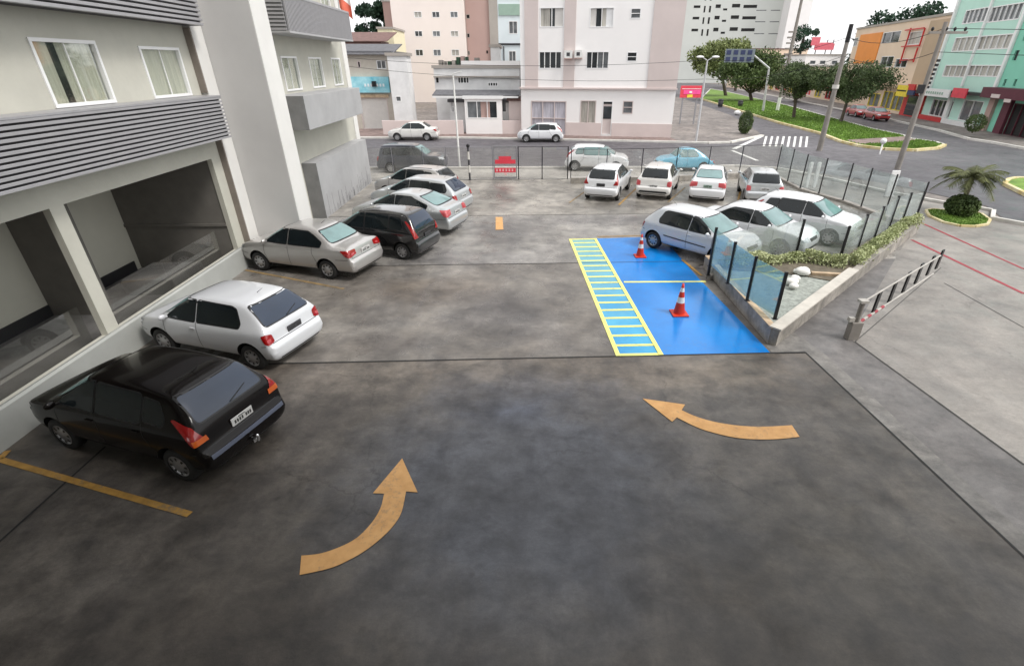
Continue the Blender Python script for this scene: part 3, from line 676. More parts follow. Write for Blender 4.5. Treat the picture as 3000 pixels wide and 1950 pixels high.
    # wheels
    for wx in (wxf, wxr):
        for s in (1, -1):
            yo = s*(W/2-.025); yi = s*(W/2-.20)
            t = MB(); k = -1 if s > 0 else 1   # profile runs outward
            prof = [(.19, 0), (.20, .0), (wr-.02, .0), (wr-.004, .02), (wr, .045), (wr, .13), (wr-.004, .155), (wr-.02, .175), (.19, .175)]
            t.lathe([(r, -s*h) for r, h in prof], (wx, yo, wr), 28, 'y')
            to = t.build('wheel', M['tyre'], root)
            r_ = MB(); r_.lathe([(.205, -s*.012), (.195, -s*.004), (.185, -s*.02), (.17, -s*.028), (.11, -s*.012), (.06, -s*.004), (.0, -s*.002)], (wx, yo, wr), 28, 'y')
            ns = p.get('spokes', 8)
            for q in range(ns):
                a = 2*math.pi*q/ns; ca, sa = math.cos(a), math.sin(a); c0, c1 = .105, .165; hw = .024
                P = lambda r, w_: (wx + r*ca - w_*sa, yo + s*.0005, wr + r*sa + w_*ca)
                r_.add([P(c0,-hw*.6), P(c1,-hw), P(c1,hw), P(c0,hw*.6)], [(0,1,2,3)] if s < 0 else [(3,2,1,0)], 1)
            r_.build('rim', [M[p.get('rimm', 'rim')], M['rim_dark']], to)
    root.scale = (scale, scale, scale); root.rotation_euler = (0, 0, R(heading))
    if anchor:   # x,y is where this wheel touches the ground
        side, which = anchor
        lx = (wxf if which == 'F' else wxr)*scale; ly = (W/2-.10)*(1 if side == 'L' else -1)*scale
        a = R(heading); x -= lx*math.cos(a)-ly*math.sin(a); y -= lx*math.sin(a)+ly*math.cos(a)
    root.location = (x, y, p.get('z0', .006)); ORG[root.name] = Vector(root.location)
    return root
# ================================================================= THE SETTING
def GP(*pts): return [G(*q) for q in pts]
def D(*pts): return [G(0, x, y) for x, y in pts]
SH = lambda name, poly, z, m: struct(name, MB().sheet(poly, z), M[m])

# ground to the horizon, streets of asphalt
SH('ground', [(-900,-300),(900,-300),(900,1500),(-900,1500)], -0.02, 'pave_brown')
SH('road', [(-60,29.6),(13.0,29.6),(16.5,31.2),(19.8,26.3),(21.0,21.6),(20.0,19.6),(20.5,17.0),(24,-5),(60,-5),(60,40),(70,420),(60,420),(31,105),(26.5,66),(22.6,49.5),(21.6,46.2),(17.0,42.0),(15.2,42.0),(13.0,42.6),(4,44.4),(-5,46.0),(-60,47.5)], 0.0, 'asphalt')
# slabs of the lot
JY0, JY1, JY2 = 9.2, 15.0, 20.75
RX = 6.28
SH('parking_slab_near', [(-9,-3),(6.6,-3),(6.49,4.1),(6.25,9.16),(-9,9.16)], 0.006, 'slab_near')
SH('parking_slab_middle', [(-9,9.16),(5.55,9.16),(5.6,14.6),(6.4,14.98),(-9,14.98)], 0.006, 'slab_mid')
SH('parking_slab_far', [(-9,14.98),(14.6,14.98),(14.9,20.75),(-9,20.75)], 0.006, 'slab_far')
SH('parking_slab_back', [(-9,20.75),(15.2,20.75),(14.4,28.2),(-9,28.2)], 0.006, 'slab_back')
mb = MB()
def line(mb, a, b, w, z, mi=0):
    a, b = Vector(a), Vector(b); d = (b-a).normalized(); n = Vector((-d.y, d.x))*w/2
    mb.sheet([tuple(a-n), tuple(b-n), tuple(b+n), tuple(a+n)], z, mi)
line(mb, (-8.5, 9.12), (6.25, 9.2), .045, .012); line(mb, (6.25, 9.2), (6.62, -1), .035, .012)
line(mb, (-8.5, 14.92), (5.6, 14.98), .035, .012); line(mb, (-8.5, 20.75), (7.5, 20.75), .035, .012)
line(mb, (-6.97, 6.6), (-7.15, -1.0), .035, .012)
line(mb, (-8.5, 28.15), (4.0, 28.15), .08, .012)
struct('floor_joints', mb, M['joint'])
# right-hand entrance: light edge, darker ramp, pale sidewalk
SH('driveway_edge', [G(8,1095,165),G(8,1210,105),G(8,1340,195),G(8,1560,390),G(8,1720,540),(6.98,-3),(6.64,-3),(6.27,9.2),G(8,1120,195)], 0.010, 'kerbstrip')
SH('driveway_ramp', GP((8,1480,150),(8,2210,680))[:1] + [(7.95,5.6),(8.3,-3),(6.9,-3),(6.68,5),(6.6,8.3),(6.55,9.6),(5.62,9.75),(14.6,17.5),(15.3,18.3),(16.0,17.4),(13.0,14.2),(7.7,9.7)], 0.004, 'ramp')
SH('sidewalk', [(7.6,9.8),(7.95,5.6),(8.3,-3),(24.5,-3),(21.0,16.6),(20.4,17.9),(19.2,19.4),(20.3,20.6),(19.2,22.0),(18.0,24.2),(17.0,27.4),(15.6,30.4),(14.4,30.2),(14.6,28.2),(15.25,18.3)], 0.008, 'walk')
SH('pavement_behind_fence', [(-30,28.2),(14.5,28.2),(15.6,30.4),(13.4,31.4),(9.0,31.0),(2.0,31.2),(-30,31.6)], 0.006, 'pave_far')
mb = MB()
line(mb, G(7,1080,550), G(7,1768,860), .10, .014); line(mb, G(7,1768,860), (24,13.4), .10, .014)
line(mb, G(7,1040,670), G(7,1768,1020), .12, .014); line(mb, G(7,1768,1020), (20,9.0), .12, .014)
struct('red_pavement_lines', mb, M['red_paint'])
mb = MB()
line(mb, G(8,1480,150), G(8,2210,680), .03, .013); line(mb, G(8,1480,150), G(7,1230,850), .02, .013)
line(mb, G(7,1250,950), G(7,1768,1240), .03, .013); line(mb, G(7,400,1130), G(7,560,1040), .02, .013)
struct('sidewalk_joints', mb, M['joint_faint'])
# kerb of the palm pavement at the right edge of the photograph
def kerb(name, pts, w, h, m, z0=0.0):
    mb = MB()
    for a, b in zip(pts, pts[1:]):
        L = math.hypot(b[0]-a[0], b[1]-a[1]); mb.obox(a, b, 0, L, z0, z0+h, 0, w)
    return struct(name, mb, M[m])
kerb('kerb_palm_pavement', [(24.6,2),(21.1,16.5),(19.3,19.35)], .16, .13, 'kerb_white')
kerb('kerb_palm_pavement_avenue', [(19.25,19.4),(20.35,20.6),(19.3,22.0),(18.1,24.2),(17.1,27.4),(15.7,30.5),(13.4,31.5),(9.0,31.1),(2.0,31.3),(-22,31.7)], .15, .12, 'kerb_white')
# far side of the side street
SH('pavement_far_side', [(-60,47.2),(-60,60),(13.2,60),(13.2,44.6),(16.2,41.9),(15.2,41.8),(13.0,42.4),(4,44.2),(-5,45.8)], 0.02, 'pave_red')
kerb('kerb_far_side', [(-40,47.0),(-5,45.85),(4,44.25),(13.0,42.45),(15.2,41.9),(17.0,42.1),(21.5,46.3)], .3, .13, 'kerb_white')
SH('corner_pavement', [(13.2,42.6),(15.2,42.0),(17.0,42.0),(21.6,46.2),(22.6,49.5),(26.5,66),(31,105),(26,105),(13.2,60)], 0.03, 'pave_brown')
# median of the avenue
med = GP((3,240,660),(3,500,740),(3,760,820),(3,1030,890),(3,1170,945),(3,1290,975),(3,1450,995),(3,1640,1003),(3,1790,990),(3,1835,970),(3,1780,952),(3,1620,930),(3,1560,905),(3,1350,860),(3,1000,762),(3,800,705),(3,560,650),(3,400,612),(3,300,595))
SH('median_ground', med, 0.10, 'grass')
kerb('kerb_median', med[:10], .28, .17, 'kerb_yellow')
kerb('kerb_median_far_side', med[9:]+[med[0]], .2, .16, 'kerb_white')
SH('median_path', GP((3,1190,940),(3,1290,968),(3,1500,955),(3,1660,940),(3,1600,915)), 0.125, 'pave_red')
SH('grass_island', GP((3,2262,1232),(3,2290,1205),(3,2340,1195),(3,2400,1195),(3,2560,1290),(3,2400,1300)), 0.10, 'grass')
kerb('kerb_grass_island', GP((3,2400,1196),(3,2340,1195),(3,2290,1205),(3,2262,1232),(3,2400,1300),(3,2560,1360)), .2, .16, 'kerb_yellow')
SH('pavement_shops', [(41.8,57.2),(40.3,49.6),(38.1,43.2),(38.3,41.0),(37.9,37.5),(37.0,20),(60,20),(60,140),(56,140)], 0.05, 'pave_brown')
kerb('kerb_shops', [(56,140),(43.8,66),(41.7,57.0),(40.2,49.5),(38.0,43.0),(38.2,41.0),(37.8,37.5),(36.9,20)], .2, .17, 'kerb_white')
# zebra crossing bars
mb = MB()
A0, B0 = Vector(G(3,640,972)), Vector(G(3,960,978)); A1, B1 = Vector(G(3,665,905)), Vector(G(3,975,908))
nb = 8
for i in range(nb):
    a = A0.lerp(B0, (i+.1)/nb); b = A0.lerp(B0, (i+.48)/nb); c = A1.lerp(B1, (i+.30)/nb); d = A1.lerp(B1, (i-.08)/nb)
    mb.sheet([tuple(a), tuple(b), tuple(c), tuple(d)], .006)
line(mb, G(3,455,990), G(3,640,905), .35, .012); line(mb, G(3,440,1000), G(3,610,1068), .25, .012)
struct('crosswalk', mb, M['white_paint'])
mb = MB()
# markings in the lot
def poly_ground(pts, z, runs=()):
    P = D(*pts); out = []
    for i, p in enumerate(P):
        out.append(p)
        for a, b in runs:          # round off the curved flanks of an arrow
            if a <= i < b:
                p0, p1, p2, p3 = Vector(P[max(a, i-1)]), Vector(P[i]), Vector(P[i+1]), Vector(P[min(b, i+2)])
                for t in (.25, .5, .75): out.append(tuple(.5*((2*p1)+(p2-p0)*t+(2*p0-5*p1+4*p2-p3)*t*t+(3*p1-p0-3*p2+p3)*t**3)))
    return MB().sheet(out, z)
struct('curved_arrow_left', poly_ground([(935,1066),(971,1145),(944,1143),(934,1190),(915,1222),(888,1250),(850,1280),(810,1303),(765,1322),(697,1337),(701,1292),(745,1287),(790,1272),(825,1254),(850,1232),(872,1205),(886,1178),(893,1148),(867,1147)], .016, ((2,9),(10,17))), M['orange_paint'])
struct('curved_arrow_right', poly_ground([(1493,927),(1592,941),(1584,954),(1615,968),(1655,980),(1700,988),(1745,992),(1790,992),(1840,989),(1858,1016),(1810,1021),(1760,1022),(1710,1018),(1660,1007),(1620,994),(1573,971),(1562,981)], .016, ((2,8),(9,15))), M['orange_paint'])
struct('lane_mark', poly_ground([(1152,505),(1168,505),(1170,534),(1152,535)], .016), M['orange_paint'])
def gline(name, pts, w, m, z=.014):
    mb = MB()
    for a, b in zip(pts, pts[1:]): line(mb, a, b, w, z)
    return struct(name, mb, M[m])
gline('bay_line_near', [(-8.5,6.55), G(0,0,1068), G(0,442,1196)], .10, 'ylw_line')
gline('bay_line_sedan', D((570,628),(800,672)), .09, 'faint_line')
gline('bay_line_back_row', GP((6,470,445),(6,590,330)), .10, 'ylw_line')
gline('bay_line_back_row_second', GP((6,790,425),(6,900,330)), .08, 'faint_line')
gline('bay_line_back_row_third', GP((6,1235,440),(6,1262,340)), .10, 'ylw_line')
gline('bay_line_back_row_first', GP((6,150,430),(6,290,330)), .08, 'faint_line')
gline('bay_line_blue_edge', GP((6,330,650),(6,640,642)), .07, 'ylw_line')
gline('bay_line_hatch', GP((6,880,800),(6,1005,903)), .09, 'ylw_line', .022)
# blue stalls
SH('blue_stall_paint', D((1383,555),(1488,552),(1560,575),(1628,652),(1700,725),(1790,820),(1537,826)), .010, 'blue_paint')
a0, a1 = Vector(G(0,1325,556)), Vector(G(0,1437,828)); b0, b1 = Vector(G(0,1383,555)), Vector(G(0,1537,826))
SH('hatched_zone_paint', [tuple(a0), tuple(b0), tuple(b1), tuple(a1)], .010, 'cyan_paint')
mb = MB()
line(mb, tuple(a0), tuple(a1), .10, .018); line(mb, tuple(b0), tuple(b1), .10, .0225)
nr = 18
for i in range(nr+1):
    t = i/nr; p = a0.lerp(a1, t); q = b0.lerp(b1, t)
    if i in (0, nr): t = min(max(t, .006), .994); p = a0.lerp(a1, t); q = b0.lerp(b1, t)
    line(mb, tuple(p.lerp(q, .04)), tuple(p.lerp(q, .96)), .095, .014)
line(mb, G(0,1450,656), G(0,1640,655), .10, .0145)
struct('yellow_stall_lines', mb, M['yellow_paint'])

# ================================================================= THE HOTEL (left) AND AN ADDED SHADE WING BEHIND THE CAMERA
K = 5.6/5.2
XF, XW = -7.95*K, -8.12*K     # pillar / parapet plane, wall plane
hotel = thing('hotel_building', 'cream and grey hotel with louvred metal bands and a tall projecting white shaft', 'hotel', (XF, 15, 0))
def wall_holes(mb, A, B, z0, z1, t0, t1, holes, s0=None, s1=None, mi=0):
    """solid wall between outward offsets t0..t1 with rectangular holes (s0,s1,z0,z1)"""
    L = math.hypot(B[0]-A[0], B[1]-A[1]); s0 = 0 if s0 is None else s0; s1 = L if s1 is None else s1
    ss = sorted({s0, s1, *[h[0] for h in holes], *[h[1] for h in holes]}); ss = [s for s in ss if s0 <= s <= s1]
    for a, b in zip(ss, ss[1:]):
        if b-a < 1e-4: continue
        hs = sorted([(h[2], h[3]) for h in holes if h[0] <= a+1e-5 and h[1] >= b-1e-5]); z = z0
        for h0, h1 in hs:
            if h0 > z+1e-4: mb.obox(A, B, a, b, z, h0, t0, t1, mi)
            z = max(z, h1)
        if z < z1-1e-4: mb.obox(A, B, a, b, z, z1, t0, t1, mi)
HA, HB = (XW, 0.0), (XW, 40.0)      # walking +Y, outward (+X) is to the right: offset t>0
op_t, op_b = 3.245, 0.57
ycl, ycr, yor = 9.50, 9.83, 15.04
b1z0, b1z1 = 3.50*K, 4.50*K
wins1 = [(PX(1,160,235,XW)[0], PX(1,595,265,XW)[0], 4.52*K, 5.60*K), (PX(1,870,300,XW)[0], PX(1,1128,310,XW)[0], 4.52*K, 5.55*K), (6.2, 7.9, 4.52*K, 5.60*K), (2.6, 4.3, 4.52*K, 5.6*K)]
mb = MB()
wall_holes(mb, HA, HB, 0, 13.5, -.14, 0, [(-1.5, ycl, op_b, op_t), (ycr, yor, op_b, op_t)] + wins1 +
           [(a, b, c+2.95, d+2.95) for a, b, c, d in wins1] + [(a, b, c+5.9, d+5.9) for a, b, c, d in wins1], -1.6, 14.42*K)
wl = mb.build('wall', M['stucco_hotel'], hotel)
# sloping plastered parapet in front of the openings
mb = MB()
v = []
for yy in (-1.6, 14.40*K):
    v += [(XW-.0, yy, -.05), (XF+.0, yy, -.05), (XF, yy, .62), (XF-.04, yy, .655), (XW+.002, yy, .60)]
mb.add(v, [(0,4,3,2,1), (5,6,7,8,9), (1,2,7,6), (2,3,8,7), (3,4,9,8)])
mb.build('parapet', M['parapet'], hotel)
# square pillar that ends the first facade, brown reveal on its near side
mb = MB(); mb.box(XW-.3, 14.42*K, 0, XF, 14.93*K, 13.5); bevel(mb.build('pillar', M['stucco_white'], hotel), .02)
mb = MB(); mb.box(XW+.001, 14.40*K-.03, op_b+.1, XF-.01, 14.42*K-.003, b1z0-.02); mb.box(XW+.001, 14.40*K-.03, b1z1+.06, XF-.01, 14.42*K-.003, 5.98*K)
mb.build('reveal', M['stucco_brown'], hotel)
# tall shaft: grey body for its shaded side, white sheet paints the lit side
XT = -6.63*K
mb = MB(); mb.box(XW-2.5, 14.935*K, 0, XT, 15.84*K, 14.2); sh = mb.build('shaft', M['stucco_grey'], hotel); bevel(sh, .02)
mb = MB(); mb.box(XT-.02, 14.935*K+.004, 0, XT+.006, 15.84*K+.01, 14.21); mb.build('shaft_lit_panel', M['stucco_white'], hotel)
# louvred bands
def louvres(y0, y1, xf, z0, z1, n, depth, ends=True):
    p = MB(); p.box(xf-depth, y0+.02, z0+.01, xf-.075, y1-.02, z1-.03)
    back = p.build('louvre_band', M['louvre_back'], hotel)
    mb = MB(); dz = (z1-z0)/n
    for k in range(n):
        z = z0+dz*k
        # blade: tilted slat
        a, b = z, z+dz*.60
        mb.add([(xf-.07, y0, a+.0), (xf, y0, a+.01), (xf, y0, b), (xf-.012, y0, b+.008), (xf-.07, y1, a), (xf, y1, a+.01), (xf, y1, b), (xf-.012, y1, b+.008)],
               [(0,1,2,3), (7,6,5,4), (1,5,6,2), (2,6,7,3), (0,4,5,1), (3,7,4,0)])
    mb.box(xf-depth, y0-.012, z0-.0, xf-.07, y0+.012, z1); mb.box(xf-depth, y1-.012, z0, xf-.07, y1+.012, z1)
    mb.box(xf-depth, y0-.01, z1-.028, xf+.004, y1+.01, z1+.01)
    sl = mb.build('slats', M['louvre'], back)
XB = -7.60*K
louvres(-1.5, 14.27*K, XB, b1z0, b1z1, 12, XB-XW-.01)
louvres(-1.5, 14.40*K, XB, 6.02*K, 7.05*K, 11, XB-XW-.01)
louvres(-1.5, 14.40*K, XB, 8.90*K, 9.9*K, 11, XB-XW-.01)
# windows with curtains
def hotel_window(A, B, s0, s1, z0, z1, dark=None, sill=True):
    f = MB(); w = .06*K
    f.obox(A, B, s0, s1, z0, z0+w, -.07, .03); f.obox(A, B, s0, s1, z1-w, z1, -.07, .03)
    f.obox(A, B, s0, s0+w, z0+w, z1-w, -.07, .03); f.obox(A, B, s1-w, s1, z0+w, z1-w, -.07, .03)
    f.obox(A, B, s0+(s1-s0)*.52-.012, s0+(s1-s0)*.52+.012, z0+w, z1-w, -.06, -.03)
    fo = bevel(f.build('window', M['frame_white'], hotel), .006)
    p = MB(); p.obox(A, B, s0+w, s1-w, z0+w, z1-w, -.05, -.044); p.build('pane', M['pane'], fo)
    r = MB(); r.obox(A, B, s0-.02, s1+.02, z0-.02, z1+.02, -.30, -.24); r.build('dark_interior', M['dark_room'], fo)
    c = MB(); n = 26
    dx, dy = B[0]-A[0], B[1]-A[1]; L = math.hypot(dx, dy); dx /= L; dy /= L; nx, ny = dy, -dx
    segs = [(s0+w, s1-w)] if not dark else [(s0+w, dark[0]), (dark[1], s1-w)]
    for a, b in segs:
        vs = []; m_ = max(4, int((b-a)*26))
        for i in range(m_+1):
            s = a+(b-a)*i/m_; t = -.10+.022*math.sin(i*1.9)+.01*math.sin(i*.7)
            vs += [(A[0]+dx*s+nx*t, A[1]+dy*s+ny*t, z0+w*.5), (A[0]+dx*s+nx*t, A[1]+dy*s+ny*t, z1-w*.5)]
        c.add(vs, [(2*i, 2*i+2, 2*i+3, 2*i+1) for i in range(m_)], 0, True)
    c.build('curtain', M['curtain'], fo)
    return fo
for k, (a, b, c, d) in enumerate(wins1):
    hotel_window(HA, HB, a, b, c, d, (a+(b-a)*.30, a+(b-a)*.42) if k == 0 else None)
    hotel_window(HA, HB, a, b, c+2.95, d+2.95); hotel_window(HA, HB, a, b, c+5.9, d+5.9)
# second section
X2 = -7.95*K
S2A, S2B = (X2, 0.0), (X2, 40.0)
wins2 = [(19.24*K, 20.62*K), (21.75*K, 23.12*K), (24.32*K, 25.52*K)]
holes2 = [(a, b, 4.38*K, 5.45*K) for a, b in wins2] + [(a, b, 4.38*K+2.95, 5.45*K+2.95) for a, b in wins2]
mb = MB(); wall_holes(mb, S2A, S2B, 0, 13.5, -.30, 0, holes2, 15.84*K+.01, 26.05*K); mb.build('wall', M['stucco_hotel'], hotel)
for a, b, c, d in holes2: hotel_window(S2A, S2B, a, b, c, d)
mb = MB(); mb.box(X2-.32, 26.06*K, 0, X2+.06, 26.62*K, 13.5); bevel(mb.build('pillar', M['stucco_white'], hotel), .02)
mb = MB(); mb.box(-20, -1.6, 13.2, X2+.5, 26.62*K, 13.9); mb.build('roof', M['stucco_grey'], hotel)
mb = MB(); mb.box(-20, 26.63*K-.3, 0, X2-.33, 26.62*K, 13.2); mb.build('end_wall', M['stucco_hotel'], hotel)
# grey balcony boxes of the second section
XG = -7.0*K
mb = MB(); mb.box(X2+.003, 18.1*K, 3.26*K, XG, 24.6*K, 4.30*K); bb = bevel(mb.build('balcony', M['grey_panel'], hotel), .01)
mb = MB(); mb.box(X2+.003, 18.1*K-.012, 3.26*K, XG-.004, 18.1*K-.002, 4.30*K-.01); mb.build('balcony_side_shade', M['grey_panel_dark'], bb)  # dark sheet paints shade on the side facing the camera
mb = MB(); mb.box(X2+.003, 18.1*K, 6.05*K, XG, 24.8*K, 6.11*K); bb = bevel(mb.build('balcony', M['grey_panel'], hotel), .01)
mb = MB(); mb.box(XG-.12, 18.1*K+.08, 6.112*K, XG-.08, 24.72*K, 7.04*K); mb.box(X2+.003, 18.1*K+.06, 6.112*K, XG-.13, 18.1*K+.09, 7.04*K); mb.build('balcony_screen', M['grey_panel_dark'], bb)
mb = MB()
for i in range(60):
    yy = 18.1*K+.10+i*(6.55*K/59); mb.box(XG-.07, yy-.03, 6.112*K, XG-.01, yy+.03, 7.05*K)
for i in range(9):
    zz = 6.13*K+i*.11; mb.box(X2+.01, 18.1*K+.0, zz, XG-.09, 18.1*K+.055, zz+.065)
mb.box(X2+.003, 18.1*K-.01, 7.052*K, XG+.004, 18.1*K+.06, 7.12*K); mb.box(XG-.13, 18.1*K+.062, 7.052*K, XG, 24.75*K, 7.12*K)
mb.build('balcony_railing', M['louvre'], bb)
# porch inside the openings
XP = -11.9
mb = MB(); mb.box(XP-.2, -1.5, -.1, XP, 15.25, 3.6); mb.build('porch_back_wall', M['porch_wall'], hotel)
mb = MB(); mb.box(XP+.003, 15.06, -.1, XW-.145, 15.2, 3.5); mb.box(XP+.003, 15.02, 1.30, XW-.15, 15.058, 1.38); mb.build('porch_end_wall', M['porch_shaded'], hotel)
mb = MB(); mb.box(XP+.003, 11.7, .001, -10.6, 12.0, 3.28); mb.build('porch_partition', M['porch_shaded'], hotel)
mb = MB(); mb.box(XP+.003, -1.5, op_t+.005, XW-.145, 15.055, op_t+.25); mb.build('porch_ceiling', M['porch_shaded'], hotel)
mb = MB(); mb.box(XP, -1.5, -.10, XW-.145, 15.05, .0); mb.build('porch_floor', M['porch_floor'], hotel)
mb = MB(); mb.box(XP+.004, -1.5, .002, XP+.03, 11.69, .30); mb.box(XP+.004, 12.01, .002, XP+.03, 14.85, .30); mb.build('skirting', M['skirting'], hotel)
mb = MB(); mb.box(-10.9, 12.9, .0, -9.5, 14.3, .45); bevel(mb.build('porch_planter', M['porch_floor'], hotel), .02)
mb = MB()
for y0, y1 in ((4.2, 6.6), (6.62, ycl-.02), (ycr+.1, 12.2), (12.22, 14.7)): mb.box(XW-.36, y0, .05, XW-.35, y1, 1.25)
mb.build('glass_balustrade', M['rail_glass'], hotel)
# grey wall box at ground level beyond the shaft
mb = MB(); mb.prism([(-7.42*K, 19.12*K), (-7.42*K, 25.8*K), (X2+.002, 25.8*K), (X2+.002, 19.12*K)], 0, 2.03*K)
rr = random.Random(3)
for i in range(80):     # drip stains in the render, surface pattern of the wall itself
    yy = 19.4*K+rr.random()**.7*6.2*K; h = rr.uniform(.15,.8); mb.box(-7.42*K+.001, yy, .02, -7.42*K+.003, yy+rr.uniform(.012,.035), .15+h*rr.random(), 1)
gw = mb.build('grey_wall_block', [M['grey_panel'], M['stain']], None, (-7.42*K, 22*K, 0))
tag(gw, 'low pale grey rendered wall block against the hotel, with dark stains near its foot', 'wall')
mb = MB(); mb.box(X2+.003, 19.12*K-.012, .0, -7.42*K-.004, 19.12*K-.002, 2.03*K-.01); mb.build('shaded_end_panel', M['grey_panel_dark'], gw)  # thin dark cover, shade painted on the near end face
gw.children[0].name = 'end_shade_panel'
# unseen wing behind the camera, added and raised to shade the near slab
wing = thing('hotel_shade_wing', 'cream hotel wing added unseen behind the viewpoint to shade the near end of the lot', 'hotel', (0, -2, 0))
mb = MB(); WA, WB = (16.0, -1.7), (-8.2, -1.7)
wh = [(s, s+1.6, z, z+1.3) for s in (1.5, 5, 8.5, 15.6, 19.1) for z in (1.2, 4.6, 7.9, 11.2, 14.5)]
wall_holes(mb, WB, WA, 0, 15, 0, .3, []) if False else wall_holes(mb, WA, WB, 0, 19.6, -.3, 0, wh)
mb.box(-8.2, -12, 0, 16, -2.05, 19.5); mb.build('wall', M['stucco_hotel'], wing)
mb = MB(); mb.box(-8.1, -1.69, 13.6, 16, 2.2, 13.95); mb.build('shade_overhang', M['stucco_grey'], wing)  # unseen overhang added to cut skylight over the near ground
for a, b, c, d in wh:
    f = MB(); f.obox(WA, WB, a, b, c, c+.06, -.2, .03); f.obox(WA, WB, a, b, d-.06, d, -.2, .03); f.obox(WA, WB, a, a+.06, c+.06, d-.06, -.2, .03); f.obox(WA, WB, b-.06, b, c+.06, d-.06, -.2, .03)
    fo = f.build('window', M['frame_white'], wing); q = MB(); q.obox(WA, WB, a+.06, b-.06, c+.06, d-.06, -.15, -.13); q.build('pane', M['pane_dark'], fo)  # window and pane made for the added unseen wing
# ================================================================= FENCES, PLANTER, BARRIER
def seg_dir(a, b):
    L = math.hypot(b[0]-a[0], b[1]-a[1]); return (b[0]-a[0])/L, (b[1]-a[1])/L, L
def glass_fence(name, label, pts, ztop, gm, postm='post_dark', base_h=0.0, basem=None, group='glass fences round the lot', lean=0.0, base_w=.14, rail=False, pw=.035):
    t = thing(name, label, 'fence', (pts[0][0], pts[0][1], 0), group)
    for i, p in enumerate(pts):
        z0 = base_h
        m = MB(); m.box(p[0]-pw, p[1]-pw*.7, z0, p[0]+pw, p[1]+pw*.7, ztop); m.box(p[0]-pw*1.8, p[1]-pw*1.5, z0, p[0]+pw*1.8, p[1]+pw*1.5, z0+.012)
        bevel(m.build('post', M[postm], t), .006)
    if rail:
        m = MB()
        for a, b in zip(pts, pts[1:]): m.tube((a[0], a[1], ztop-.02), (b[0], b[1], ztop-.02), .014, n=6)
        m.build('top_rail', M[postm], t)
    for a, b in zip(pts, pts[1:]):
        dx, dy, L = seg_dir(a, b); m = MB(); m.obox(a, b, .05, L-.05, base_h+.06, ztop-.05, -.005, .005); m.build('glass_panel', M[gm], t)
        if basem:
            m = MB(); m.obox(a, b, 0, L, 0, base_h-.004, -base_w/2, base_w/2); bevel(m.build('base_wall', M[basem], t), .01)
    return t
# A: along the street behind the back row
yA = 28.2
ptsA = [(x, yA) for x in (-8.2, -6.85, -5.2, -3.95, -2.72, -1.45, -.08, 1.25, 2.66)]
glass_fence('glass_fence', 'clear street-side glass fence with thin posts, left of the red gate sign', ptsA[:6], 1.72, 'gate_glass', 'post_steel', rail=True, pw=.022)
gt = thing('glass_gate', 'glass gate with the red lettered sign on it at the back of the lot', 'gate', (-.75, yA, 0))
m = MB(); m.box(-1.40, yA-.03, .06, -.13, yA+.03, .14); m.box(-1.40, yA-.03, 1.66, -.13, yA+.03, 1.74); m.box(-1.40, yA-.03, .14, -1.35, yA+.03, 1.66); m.box(-.18, yA-.03, .14, -.13, yA+.03, 1.66)
m.build('gate_frame', M['post_steel'], gt)
m = MB(); m.box(-1.34, yA-.005, .15, -.19, yA+.005, 1.65); m.build('glass_panel', M['gate_glass'], gt)
m = MB()
(x0, z1), (x1, z0) = PY(9,1190,262,yA), PY(9,1370,296,yA)
m.box(x0, yA-.03, z0, x1, yA-.012, z1); xa, za = PY(9,1222,232,yA); xb, _ = PY(9,1330,232,yA); m.box(xa, yA-.03, z1+.002, xb, yA-.012, za)
(x0, z1), (x1, z0) = PY(9,1188,333,yA), PY(9,1372,372,yA)
m.box(x0, yA-.03, z0, x1, yA-.012, z1)
sg = m.build('sign_lettering', M['sign_red'], gt)
m = MB(); xa, za = PY(9,1280,385,yA); m.box(xa-.05, yA-.028, za-.06, xa+.08, yA-.012, za+.05)
for i in range(6): m.box(x0+.08+i*.17, yA-.034, z0+.06, x0+.16+i*.17, yA-.031, z1-.05)
m.build('sign_marks', mat('faded sign pink', (.80, .45, .45), .6), gt)
glass_fence('glass_fence', 'short clear glass fence with thin posts just right of the red gate sign', [(-.05, yA), (1.25, yA), (2.66, yA)], 1.72, 'gate_glass', 'post_dark', rail=True, pw=.028)
ptsA2 = [(2.72, 27.0), (4.6, 27.0), (6.5, 27.1), (8.4, 27.3), (10.3, 27.7), (12.2, 28.0), (14.5, 28.4)]
glass_fence('glass_fence', 'clear glass fence on a low concrete base behind the back row of white cars', ptsA2, 1.75, 'gate_glass', 'post_dark', .30, 'wall_conc', rail=True, pw=.022)
# B: right-hand side towards the avenue
ptsB = [(14.45, 28.3), (14.3, 26.6), (14.15, 24.95), (14.45, 23.75), (14.85, 22.4), (14.95, 21.2), (15.1, 19.85), (15.29, 18.40)]
glass_fence('glass_fence', 'taller greenish glass fence with black posts running along the pavement on the avenue side', ptsB, 1.75, 'fence_glass', 'post_dark', .12, 'wall_conc', pw=.026)
# C: on the planter wall towards the corner; D: along the blue stalls
Dp = [G(6,1060,840,.42), G(6,1175,950,.42), G(6,1300,1060,.42), G(6,1480,1180,.42)]
Cp = [G(7,290,760,.3), G(7,570,810,.3), G(7,690,720,.3), G(7,795,660,.3), G(7,895,580,.3), G(7,975,555,.3), (15.20, 18.30)]
Cp = [(Dp[0][0]+.0, Dp[0][1]+.02)] + Cp
glass_fence('glass_fence', 'greenish glass fence with thick black posts standing behind the pale hedge', Cp, 1.42, 'fence_glass', 'post_dark', .14, 'wall_conc', pw=.036)
glass_fence('glass_fence', 'teal tinted glass fence with dark posts on the low wall beside the blue stalls', Dp, 1.58, 'fence_glass_teal', 'post_dark', .42, None, pw=.036)
